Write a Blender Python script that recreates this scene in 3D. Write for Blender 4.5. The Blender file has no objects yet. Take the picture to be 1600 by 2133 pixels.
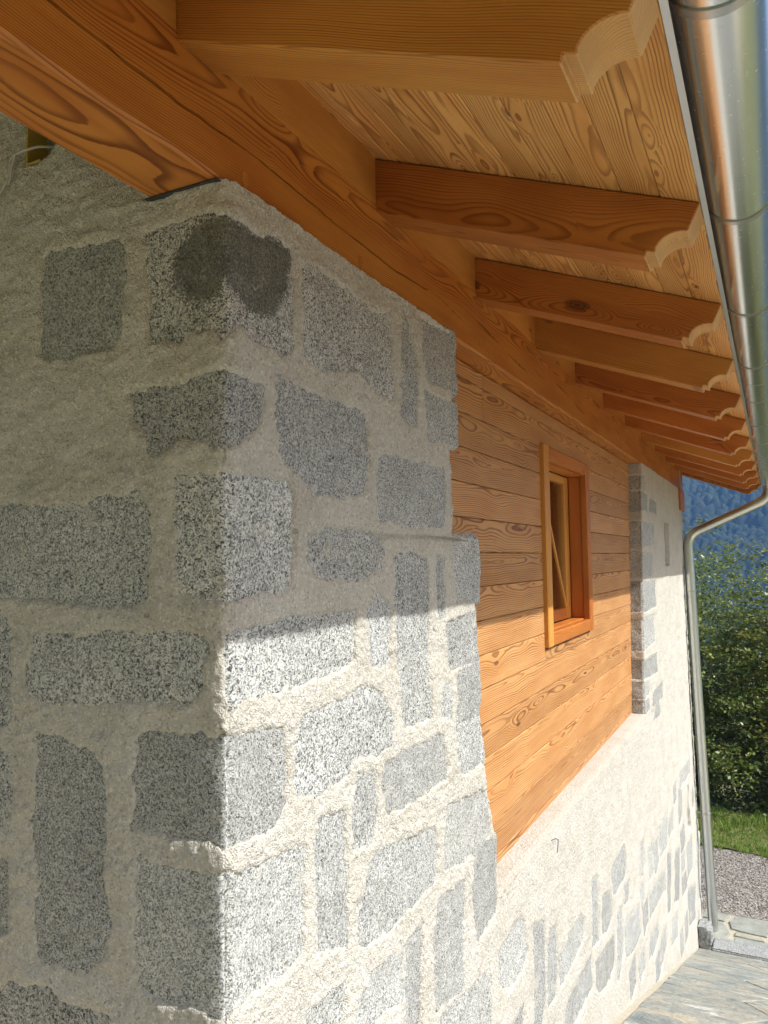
import bpy, bmesh, math, random
import numpy as np
from mathutils import Matrix, Vector
random.seed(7); RNG = np.random.default_rng(7)
S = bpy.context.scene
COL = S.collection

# ------------------------------------------------------------------ camera
# world: origin at the near corner of the house, +y runs along the eave wall,
# +x points out of that wall, z = 0 at eye height (metres)
RIGHT = (0.8927, 0.4504, -0.0150); UP = (0.0413, -0.0487, 0.9980); BACK = (0.4488, -0.8915, -0.0621)
cam_d = bpy.data.cameras.new('camera'); cam = bpy.data.objects.new('camera', cam_d); COL.objects.link(cam)
_r = Vector(RIGHT).normalized(); _b = Vector(BACK); _b = (_b - _r * _b.dot(_r)).normalized(); _u = _b.cross(_r)
cam.matrix_world = Matrix(((_r.x, _u.x, _b.x, 1.0), (_r.y, _u.y, _b.y, -1.266), (_r.z, _u.z, _b.z, 0.0), (0, 0, 0, 1)))
cam_d.sensor_fit = 'VERTICAL'; cam_d.sensor_height = 36; cam_d.lens = 36 * 1610 / 2133
cam_d.clip_start = 0.02; cam_d.clip_end = 6000
S.camera = cam

# ------------------------------------------------------------------ sky, sun, exposure
SUN_EL = math.atan(1.03); SUN_AZ = 0.07          # azimuth measured from +x towards +y
W = bpy.data.worlds.new('World'); S.world = W; W.use_nodes = True
wn = W.node_tree.nodes; wl = W.node_tree.links
sky = wn.new('ShaderNodeTexSky'); sky.sky_type = 'NISHITA'; sky.sun_disc = False
sky.sun_elevation = SUN_EL; sky.sun_rotation = math.pi / 2 - SUN_AZ
sky.air_density = 1.0; sky.dust_density = 5.0; sky.ozone_density = 0.2; sky.altitude = 800
wn['Background'].inputs['Strength'].default_value = 0.075
wl.new(sky.outputs[0], wn['Background'].inputs['Color'])
sd = bpy.data.lights.new('sun', 'SUN'); sd.energy = 2.4; sd.angle = math.radians(0.5); sd.color = (1.0, 0.98, 0.955)
sun = bpy.data.objects.new('sun', sd); COL.objects.link(sun)
_to = Vector((math.cos(SUN_EL) * math.cos(SUN_AZ), math.cos(SUN_EL) * math.sin(SUN_AZ), math.sin(SUN_EL)))
sun.rotation_euler = _to.to_track_quat('Z', 'Y').to_euler(); sun.location = (30, 0, 30)
S.view_settings.view_transform = 'Standard'; S.view_settings.look = 'None'
S.view_settings.gamma = 1; S.view_settings.use_curve_mapping = False
S.view_settings.exposure = 1.56
S.view_settings.use_white_balance = True; S.view_settings.white_balance_temperature = 6500; S.view_settings.white_balance_tint = 5
S.cycles.max_bounces = 8; S.cycles.diffuse_bounces = 4; S.cycles.glossy_bounces = 4; S.cycles.transparent_max_bounces = 12
S.cycles.sample_clamp_indirect = 8; S.cycles.use_adaptive_sampling = True; S.cycles.adaptive_threshold = .02

# ------------------------------------------------------------------ numeric noise
_perm = np.random.default_rng(3).permutation(4096)
def _h(ix, iy, k):
    return _perm[(_perm[(ix + 37 * k) & 4095] + iy) & 4095] / 4096.0
def pnoise(x, y, k=0):
    x = np.asarray(x, float); y = np.asarray(y, float)
    ix = np.floor(x).astype(np.int64); iy = np.floor(y).astype(np.int64)
    fx = x - ix; fy = y - iy
    def g(dx, dy):
        a = _h(ix + dx, iy + dy, k) * 2 * math.pi
        return np.cos(a) * (fx - dx) + np.sin(a) * (fy - dy)
    ux = fx * fx * fx * (fx * (fx * 6 - 15) + 10); uy = fy * fy * fy * (fy * (fy * 6 - 15) + 10)
    a = g(0, 0) * (1 - ux) + g(1, 0) * ux; b = g(0, 1) * (1 - ux) + g(1, 1) * ux
    return (a * (1 - uy) + b * uy) * 1.5
def fbm(x, y, k=0, o=3):
    s = 0; a = 1; t = 0
    for i in range(o):
        s = s + a * pnoise(x * 2 ** i, y * 2 ** i, k + i); t += a; a *= .5
    return s / t
def sstep(a, b, x):
    t = np.clip((x - a) / (b - a), 0, 1); return t * t * (3 - 2 * t)
def sdf(px, py, poly):
    P = np.asarray(poly, float); Q = np.roll(P, -1, 0)
    d = np.full(px.shape, 1e9); ins = np.zeros(px.shape, bool)
    for (ax, ay), (bx, by) in zip(P, Q):
        ex, ey = bx - ax, by - ay; L = ex * ex + ey * ey + 1e-12
        t = np.clip(((px - ax) * ex + (py - ay) * ey) / L, 0, 1)
        d = np.minimum(d, (px - ax - t * ex) ** 2 + (py - ay - t * ey) ** 2)
        c = ((ay > py) != (by > py)) & (px < ex * (py - ay) / (ey + (1e-12 if ey == 0 else 0)) + ax)
        ins ^= c
    d = np.sqrt(d); return np.where(ins, -d, d)

# ------------------------------------------------------------------ object helpers
def mesh_obj(name, V, F, mat=None, parent=None, smooth=False, matrix=None, attrs=None):
    me = bpy.data.meshes.new(name)
    V = np.asarray(V, float)
    me.from_pydata(V.tolist(), [], [tuple(int(i) for i in f) for f in F]) if not isinstance(F, np.ndarray) else _fast(me, V, F)
    if mat: me.materials.append(mat)
    if smooth: me.polygons.foreach_set('use_smooth', [True] * len(me.polygons))
    for k, a in (attrs or {}).items():
        at = me.attributes.new(k, 'FLOAT', 'POINT'); at.data.foreach_set('value', np.asarray(a, np.float32).ravel())
    me.update()
    o = bpy.data.objects.new(name, me); COL.objects.link(o)
    if matrix is not None: o.matrix_world = matrix
    if parent is not None: o.parent = parent
    return o
def _fast(me, V, F):
    n = len(V); m, k = F.shape
    me.vertices.add(n); me.vertices.foreach_set('co', V.ravel())
    me.loops.add(m * k); me.loops.foreach_set('vertex_index', F.ravel().astype(np.int32))
    me.polygons.add(m); me.polygons.foreach_set('loop_start', np.arange(m, dtype=np.int32) * k)
    me.update(calc_edges=True); me.validate()
def grid_faces(nr, nc, keep=None):
    i = np.arange(nr - 1)[:, None] * nc + np.arange(nc - 1)[None, :]
    F = np.stack([i, i + 1, i + nc + 1, i + nc], -1).reshape(-1, 4)
    return F if keep is None else F[keep.ravel()]
def empty(name, loc=(0, 0, 0)):
    o = bpy.data.objects.new(name, None); COL.objects.link(o); o.location = loc; return o
def tag(o, label=None, cat=None, group=None, kind=None):
    for k, v in (('label', label), ('category', cat), ('group', group), ('kind', kind)):
        if v: o[k] = v
    return o
class MB:
    """collects boxes, prisms and tubes into one mesh"""
    def __init__(s): s.V = []; s.F = []
    def add(s, V, F):
        n = len(s.V); s.V += [tuple(v) for v in V]; s.F += [tuple(i + n for i in f) for f in F]; return s
    def box(s, x0, x1, y0, y1, z0, z1, c=0.0):
        if c <= 0:
            V = [(x, y, z) for x in (x0, x1) for y in (y0, y1) for z in (z0, z1)]
            return s.add(V, [(0, 1, 3, 2), (4, 6, 7, 5), (0, 4, 5, 1), (2, 3, 7, 6), (0, 2, 6, 4), (1, 5, 7, 3)])
        b = bmesh.new(); bmesh.ops.create_cube(b, size=1)
        for v in b.verts: v.co = Vector(((x0 + x1) / 2 + v.co.x * (x1 - x0), (y0 + y1) / 2 + v.co.y * (y1 - y0), (z0 + z1) / 2 + v.co.z * (z1 - z0)))
        bmesh.ops.bevel(b, geom=b.edges[:], offset=c, segments=1, affect='EDGES')
        b.verts.index_update(); s.add([tuple(v.co) for v in b.verts], [tuple(v.index for v in f.verts) for f in b.faces]); b.free(); return s
    def prism(s, poly, y0, y1):                       # polygon in x-z, extruded along y
        n = len(poly); V = [(x, y0, z) for x, z in poly] + [(x, y1, z) for x, z in poly]
        F = [tuple(range(n)), tuple(range(2 * n - 1, n - 1, -1))]
        F += [(i, i + n, (i + 1) % n + n, (i + 1) % n) for i in range(n)]
        return s.add(V, F)
    def tube(s, pts, r, seg=16, cap=True):
        P = [Vector(p) for p in pts]; n = len(P); rs = r if isinstance(r, (list, tuple)) else [r] * n
        t0 = (P[1] - P[0]).normalized(); ref = Vector((0, 0, 1)) if abs(t0.z) < .9 else Vector((0, 1, 0))
        nrm = t0.cross(ref).normalized(); V = []
        for i in range(n):
            t = (P[min(i + 1, n - 1)] - P[max(i - 1, 0)]).normalized()
            nrm = (nrm - t * nrm.dot(t)).normalized(); bn = t.cross(nrm)
            for k in range(seg):
                a = 2 * math.pi * k / seg; V.append(P[i] + (nrm * math.cos(a) + bn * math.sin(a)) * rs[i])
        F = [(i * seg + k, i * seg + (k + 1) % seg, (i + 1) * seg + (k + 1) % seg, (i + 1) * seg + k) for i in range(n - 1) for k in range(seg)]
        if cap: F += [tuple(range(seg - 1, -1, -1)), tuple((n - 1) * seg + k for k in range(seg))]
        return s.add(V, F)
    def build(s, name, mat, parent=None, smooth=False, matrix=None):
        o = mesh_obj(name, s.V, s.F, mat, parent, smooth, matrix)
        b = bmesh.new(); b.from_mesh(o.data); bmesh.ops.recalc_face_normals(b, faces=b.faces[:]); b.to_mesh(o.data); b.free()
        return o
def smooth_by_angle(o, deg=40):
    o.data.polygons.foreach_set('use_smooth', [True] * len(o.data.polygons))
    b = bmesh.new(); b.from_mesh(o.data)
    for e in b.edges:
        if len(e.link_faces) == 2 and e.calc_face_angle(0) > math.radians(deg): e.smooth = False
    b.to_mesh(o.data); b.free()

# ------------------------------------------------------------------ materials
class NT:
    def __init__(s, name):
        s.m = bpy.data.materials.new(name); s.m.use_nodes = True; s.t = s.m.node_tree
        s.bsdf = s.t.nodes['Principled BSDF']; s.out = s.t.nodes['Material Output']
    def put(s, sock, v):
        if isinstance(v, bpy.types.NodeSocket): s.t.links.new(v, sock)
        elif v is not None:
            if isinstance(v, (tuple, list)) and len(v) == 3 and sock.type == 'RGBA': v = (*v, 1)
            sock.default_value = v
    def n(s, typ, out=0, props=None, **ins):
        nd = s.t.nodes.new('ShaderNode' + typ)
        for k, v in (props or {}).items(): setattr(nd, k, v)
        for k, v in ins.items():
            key = k.replace('_', ' ')
            s.put(nd.inputs[key] if key in nd.inputs else nd.inputs[int(k[1:])], v)
        return nd.outputs[out]
    def M(s, op, a, b=None, c=None):
        nd = s.t.nodes.new('ShaderNodeMath'); nd.operation = op
        for i, v in enumerate((a, b, c)):
            if v is not None: s.put(nd.inputs[i], v)
        return nd.outputs[0]
    def sm(s, lo, hi, x):
        nd = s.t.nodes.new('ShaderNodeMapRange'); nd.interpolation_type = 'SMOOTHSTEP'
        s.put(nd.inputs[0], x); nd.inputs[1].default_value = lo; nd.inputs[2].default_value = hi; return nd.outputs[0]
    def mix(s, f, a, b, blend='MIX'):
        nd = s.t.nodes.new('ShaderNodeMix'); nd.data_type = 'RGBA'; nd.blend_type = blend
        s.put(nd.inputs[0], f); s.put(nd.inputs[6], a); s.put(nd.inputs[7], b); return nd.outputs[2]
    def xyz(s, x, y, z): return s.n('CombineXYZ', X=x, Y=y, Z=z)
    def sep(s, v):
        nd = s.t.nodes.new('ShaderNodeSeparateXYZ'); s.put(nd.inputs[0], v); return nd.outputs
    def noise(s, vec, scale, detail=2, rough=.5, dist=0.0):
        return s.n('TexNoise', Vector=vec, Scale=scale, Detail=detail, Roughness=rough, Distortion=dist)
    def ramp(s, f, stops):
        nd = s.t.nodes.new('ShaderNodeValToRGB'); s.put(nd.inputs[0], f); e = nd.color_ramp.elements
        while len(e) < len(stops): e.new(.5)
        for q, (p, c) in zip(e, stops): q.position = p; q.color = (*c, 1) if len(c) == 3 else c
        return nd.outputs[0]
    def obj(s): return s.n('TexCoord', out=3)
    def bump(s, h, strength, dist, normal=None):
        return s.n('Bump', Height=h, Strength=strength, Distance=dist, Normal=normal)
    def fin(s, **kw):
        for k, v in kw.items(): s.put(s.bsdf.inputs[k.replace('_', ' ')], v)
        return s.m

def wood(name, light, mid, dark, knotc, freq=150, warp=.018, pz=.05, pw=.10, knots=.5, kscale=(2.4, 8, .8), us=2.2, kamp=.022, rough=.5, tone=.3, line=.85):
    g = NT(name); x, y, z = g.sep(g.obj())
    rnd = g.n('ObjectInfo', out=5); wn_ = g.n('TexWhiteNoise', out=1, props={'noise_dimensions': '1D'}, W=g.M('MULTIPLY', rnd, 91.7))
    r1, r2, r3 = g.sep(wn_)
    u = g.M('MULTIPLY_ADD', r1, 40.0, x)
    lv = g.xyz(g.M('MULTIPLY', u, us), g.M('MULTIPLY_ADD', r2, 17.0, g.M('MULTIPLY', y, 3.0)), g.M('MULTIPLY_ADD', r3, 9.0, g.M('MULTIPLY', z, 3.0)))
    n1 = g.noise(lv, 1.0, 2.0); n2 = g.noise(g.n('VectorMath', props={'operation': 'ADD'}, i0=lv, i1=(31.3, 4.7, 11.1)), 1.0, 2.0)
    fl = g.noise(g.xyz(g.M('MULTIPLY', u, 5.0), g.M('MULTIPLY', y, 26.0), g.M('MULTIPLY', z, 26.0)), 1.0, 3.0)
    v = g.M('ADD', g.M('MULTIPLY_ADD', g.M('SUBTRACT', r2, .5), pw, y), g.M('MULTIPLY', g.M('SUBTRACT', n1, .5), warp * 6))
    w = g.M('ADD', g.M('ADD', z, g.M('MULTIPLY_ADD', r3, pz, pz * .35)), g.M('MULTIPLY', g.M('SUBTRACT', n2, .5), warp * 6))
    r = g.M('SQRT', g.M('ADD', g.M('MULTIPLY', v, v), g.M('MULTIPLY', w, w)))
    vn = g.t.nodes.new('ShaderNodeTexVoronoi'); vn.feature = 'F1'
    kv = g.xyz(g.M('MULTIPLY', u, kscale[0]), g.M('MULTIPLY_ADD', r2, 7.0, g.M('MULTIPLY', y, kscale[1])), g.M('MULTIPLY_ADD', r3, 5.0, g.M('MULTIPLY', z, kscale[2])))
    g.put(vn.inputs['Vector'], kv); vn.inputs['Scale'].default_value = 1.0
    d = vn.outputs['Distance']; kc = g.sep(vn.outputs['Color'])
    has = g.M('GREATER_THAN', kc[0], 1 - knots)
    size = g.M('MULTIPLY_ADD', kc[1], .9, .35)
    dd = g.M('DIVIDE', d, size)
    bul = g.M('MULTIPLY', g.M('MULTIPLY', g.M('EXPONENT', g.M('MULTIPLY', g.M('MULTIPLY', dd, dd), -9.0)), has), kamp)
    rr = g.M('SUBTRACT', g.M('ADD', r, g.M('MULTIPLY', g.M('SUBTRACT', fl, .5), .0035)), bul)
    t = g.M('MULTIPLY', rr, freq); fr = g.M('FRACT', t)
    rid = g.n('TexWhiteNoise', out=0, props={'noise_dimensions': '1D'}, W=g.M('FLOOR', t))
    late = g.M('MULTIPLY', g.M('MULTIPLY', g.sm(.38, .88, fr), g.M('SUBTRACT', 1.0, g.sm(.92, 1.0, fr))), g.M('MULTIPLY_ADD', rid, .5, .5))
    fib = g.noise(g.xyz(g.M('MULTIPLY', u, 9.0), g.M('MULTIPLY', y, 420.0), g.M('MULTIPLY', z, 420.0)), 1.0, 2.0)
    big = g.noise(g.xyz(g.M('MULTIPLY', u, 2.2), g.M('MULTIPLY', y, 9.0), g.M('MULTIPLY', z, 9.0)), 1.0, 3.0)
    c = g.mix(g.sm(.35, .68, big), light, mid)
    fade = g.M('MULTIPLY_ADD', g.sm(.26, .56, g.noise(g.xyz(g.M('MULTIPLY', u, 3.1), g.M('MULTIPLY', y, 14.0), g.M('MULTIPLY', z, 14.0)), 1.0, 2.0)), .45, .60)
    c = g.mix(g.M('MULTIPLY', g.M('MULTIPLY', late, fade), line), c, dark)
    kd = g.M('MULTIPLY', g.M('SUBTRACT', 1.0, g.sm(.075, .12, dd)), has)
    krg = g.M('MULTIPLY_ADD', g.M('SINE', g.M('MULTIPLY', d, 190.0)), .2, .75)
    c = g.mix(g.M('MULTIPLY', kd, krg), c, knotc)
    gain = g.M('MULTIPLY', g.M('MULTIPLY_ADD', fib, .3, .85), g.M('MULTIPLY_ADD', r3, tone, 1 - tone / 2))
    c = g.n('VectorMath', props={'operation': 'SCALE'}, i0=c, Scale=gain)
    nb = g.bump(g.M('ADD', g.M('MULTIPLY', late, -.6), g.M('MULTIPLY', fib, .5)), .35, .0012)
    return g.fin(Base_Color=c, Roughness=g.M('MULTIPLY_ADD', fib, .15, rough - .07), Normal=nb, Specular_IOR_Level=.35)

def granite(name, tint=(1, 1, 1), scale=335, lime=.60, top=.55):
    g = NT(name); rnd = g.n('ObjectInfo', out=5); p0 = g.obj()
    p = g.n('VectorMath', props={'operation': 'SCALE'}, i0=p0, Scale=g.M('MULTIPLY_ADD', g.M('FRACT', g.M('MULTIPLY', rnd, 7.31)), .36, .68))
    wob = g.noise(p, 90, 2); pw = g.n('VectorMath', props={'operation': 'MULTIPLY_ADD'}, i0=g.n('TexNoise', out=1, Vector=p, Scale=130.0, Detail=1.0), i1=(.012, .012, .012), i2=p)
    vo = g.t.nodes.new('ShaderNodeTexVoronoi'); g.put(vo.inputs['Vector'], pw); vo.inputs['Scale'].default_value = scale
    k = g.sep(vo.outputs['Color'])
    c = g.ramp(k[0], [(0, (.66, .65, .62)), (.34, (.56, .55, .525)), (.46, (.38, .38, .37)), (.66, (.28, .28, .275)), (.77, (.17, .17, .168)), (.84, (.045, .046, .047)), (1, (.026, .027, .029))])
    vo2 = g.t.nodes.new('ShaderNodeTexVoronoi'); g.put(vo2.inputs['Vector'], p); vo2.inputs['Scale'].default_value = scale * 2.3
    k2 = g.sep(vo2.outputs['Color'])
    c = g.mix(g.M('MULTIPLY', g.M('GREATER_THAN', k2[0], .86), .7), c, (.05, .052, .056))
    c = g.mix(g.M('MULTIPLY', g.M('GREATER_THAN', k2[1], .84), .7), c, (.72, .71, .68))
    c = g.mix(g.M('MULTIPLY', g.M('FRACT', g.M('MULTIPLY', rnd, 13.7)), .16), c, g.mix(g.M('FRACT', g.M('MULTIPLY', rnd, 29.3)), (.30, .32, .35), (.40, .37, .31)))
    lo = g.noise(p, 7.0, 4, .6)
    gain = g.M('MULTIPLY', g.M('MULTIPLY_ADD', rnd, .30, .72), g.M('MULTIPLY_ADD', lo, .55, .74))
    c = g.n('VectorMath', props={'operation': 'SCALE'}, i0=g.mix(1.0, c, tint, 'MULTIPLY'), Scale=gain)
    # lime smears left by the mortar, and the dark fine-grained inclusion some blocks carry
    sm_ = g.M('MULTIPLY', g.sm(lime, lime + .12, g.noise(p, 16.0, 4, .65)), top)
    c = g.mix(sm_, c, (.50, .46, .385))
    dk = g.n('Attribute', out=2, props={'attribute_name': 'dark'})
    fine = g.M('MULTIPLY_ADD', g.M('SUBTRACT', g.noise(p, 24.0, 4, .7), .5), .55, g.noise(p, 300.0, 2))
    c = g.mix(g.M('MULTIPLY', g.sm(.20, .72, g.M('ADD', dk, g.M('ADD', g.M('MULTIPLY', g.M('SUBTRACT', g.noise(p, 22.0, 4, .7), .5), 1.3), g.M('MULTIPLY', g.M('SUBTRACT', k[2], .5), .75)))), .9), c, g.ramp(fine, [(.30, (.038, .039, .033)), (.52, (.100, .100, .086)), (.72, (.22, .22, .19))]))
    hb = g.M('ADD', g.M('MULTIPLY', k[1], .5), g.noise(p, 120.0, 3))
    return g.fin(Base_Color=c, Roughness=.72, Normal=g.bump(hb, .6, .003), Specular_IOR_Level=.4)

def mortar_mat(name='lime_mortar'):
    g = NT(name); p = g.obj()
    c = g.mix(g.sm(.3, .72, g.noise(p, 5.0, 5, .6)), (.595, .560, .505), (.53, .485, .42))
    c = g.mix(g.M('MULTIPLY', g.sm(.62, .78, g.noise(p, 2.6, 4, .6)), .35), c, (.46, .385, .295))
    c = g.mix(g.M('MULTIPLY', g.sm(.52, .75, g.noise(p, 1.1, 3)), .5), c, (.65, .61, .55))
    vo = g.t.nodes.new('ShaderNodeTexVoronoi'); g.put(vo.inputs['Vector'], p); vo.inputs['Scale'].default_value = 190
    k = g.sep(vo.outputs['Color'])
    c = g.mix(g.M('MULTIPLY', g.M('GREATER_THAN', k[0], .90), .32), c, (.17, .15, .13))
    c = g.mix(g.M('MULTIPLY', g.M('GREATER_THAN', k[1], .86), .5), c, (.78, .75, .70))
    sv = g.n('Mapping', Vector=p, Scale=(1, 1, .72))
    h = g.M('ADD', g.M('MULTIPLY', g.noise(sv, 82.0, 3, .62, .4), 1.0), g.M('MULTIPLY', g.noise(p, 260.0, 2, .6), .5))
    pit = g.M('MULTIPLY', g.sm(.30, .16, g.noise(p, 46.0, 2)), -1.0)
    n1 = g.bump(g.M('ADD', h, pit), 1.0, .013)
    return g.fin(Base_Color=c, Roughness=.93, Normal=n1, Specular_IOR_Level=.2)

def metal(name, base=.62, rough=.2, tint=(1, 1, 1), spangle=.0, bmp=.03):
    g = NT(name); p = g.obj()
    st = g.noise(g.n('Mapping', Vector=p, Scale=(30, 1.2, 30)), 2.0, 3)
    sp = g.noise(p, 34.0, 3, .6)
    vo = g.t.nodes.new('ShaderNodeTexVoronoi'); g.put(vo.inputs['Vector'], p); vo.inputs['Scale'].default_value = 60
    k = g.sep(vo.outputs['Color'])
    b = g.M('MULTIPLY_ADD', g.M('SUBTRACT', k[0], .5), spangle, base)
    dirt = g.sm(.64, .74, g.noise(p, 60.0, 4, .7))
    col = g.mix(g.M('MULTIPLY', dirt, .25), g.n('VectorMath', props={'operation': 'SCALE'}, i0=tint, Scale=b), (.30, .29, .27))
    ro = g.M('ADD', g.M('MULTIPLY_ADD', st, .10, rough - .04), g.M('MULTIPLY', dirt, .2))
    return g.fin(Base_Color=col, Metallic=1.0, Roughness=ro, Normal=g.bump(sp, bmp, .003))

WHITE_LARCH = ((.52, .270, .105), (.46, .220, .078), (.170, .055, .015), (.11, .032, .012))
m_board = wood('larch_cladding', *WHITE_LARCH, freq=112, warp=.013, us=1.7, pz=.05, pw=.11, knots=.42, kscale=(2.8, .8, 9), tone=.24, line=.95)
m_soffit = wood('larch_soffit', (.78, .430, .140), (.66, .320, .090), (.20, .060, .014), (.12, .04, .016), freq=185, warp=.008, us=1.6, pz=.08, pw=.10, knots=.62, kscale=(5.5, 17, .8), kamp=.012, line=.78, tone=.28, rough=.45)
m_beam = wood('larch_beam', (.52, .200, .036), (.42, .135, .022), (.165, .040, .006), (.11, .035, .012), freq=185, warp=.013, pz=.13, pw=.10, knots=.45, kscale=(1.6, .8, 5.5), us=1.3, kamp=.04, tone=.05, rough=.42, line=.95)
m_raft_red = wood('larch_rafter_red', (.52, .188, .036), (.42, .135, .024), (.21, .055, .009), (.09, .028, .010), freq=160, warp=.016, pz=.09, pw=.12, knots=.55, kscale=(2.2, .8, 6), us=1.6, kamp=.045, tone=.25, rough=.42)
m_raft_gold = wood('larch_rafter_gold', (.55, .255, .052), (.47, .190, .036), (.24, .074, .012), (.13, .045, .015), freq=190, warp=.012, pz=.12, pw=.08, knots=.5, kscale=(2.4, .8, 7), us=1.2, kamp=.02, tone=.2, rough=.45)
m_frame = wood('window_frame_wood', (.54, .185, .036), (.46, .140, .026), (.30, .09, .02), (.2, .06, .02), freq=190, warp=.008, pz=.12, knots=.15, tone=.2, rough=.35, line=.6)
m_sash = wood('sash_wood', (.62, .285, .060), (.55, .235, .044), (.40, .17, .045), (.2, .07, .02), freq=190, warp=.006, pz=.12, knots=.12, tone=.12, rough=.35, line=.6)
m_oldwood = wood('dark_old_wood', (.11, .062, .032), (.08, .045, .025), (.04, .02, .012), (.03, .015, .01), freq=150, warp=.015, knots=.3, tone=.4)
m_granite = granite('granite'); m_kerb = granite('kerb_granite', tint=(.72, .73, .75), lime=.75); m_granite_far = granite('limewashed_granite', lime=.55, top=.6)
m_endgrain = wood('pale_end_grain', (.60, .35, .130), (.52, .285, .10), (.34, .15, .048), (.3, .12, .04), freq=170, warp=.012, knots=.1, tone=.15, rough=.6, line=.7)
m_mortar = mortar_mat()
m_steel = metal('stainless_gutter', .76, .22, (.95, .985, 1.0)); m_zinc = metal('galvanised_pipe', .60, .30, (.96, 1.0, .98), .03, bmp=.0)

# ================================================================== the house
house = empty('stone_house')
tag(house, 'granite and lime-mortar house with larch cladding, window and deep timber eaves', 'house')
Z_BEAM, Z_LEDGE, X_CLAD, Y_END = .805, -1.30, -.105, 8.9
SLOPE = .377
def yj(z): return 5.60 + .13 * z                                       # far side of the clad opening
_jz = np.array([-1.6, -1.276, -1.143, -.942, -.707, -.40, -.247, .060, .078, .40, .805, 1.2])
_jy = np.array([1.70, 1.666, 1.647, 1.577, 1.485, 1.428, 1.463, 1.457, 1.236, 1.245, 1.272, 1.28])
def sn(z): return np.interp(z, _jz, _jy) + .008 * pnoise(np.asarray(z) / .06, 0 * np.asarray(z) + 3.3, 5)   # near side, toothed

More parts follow.
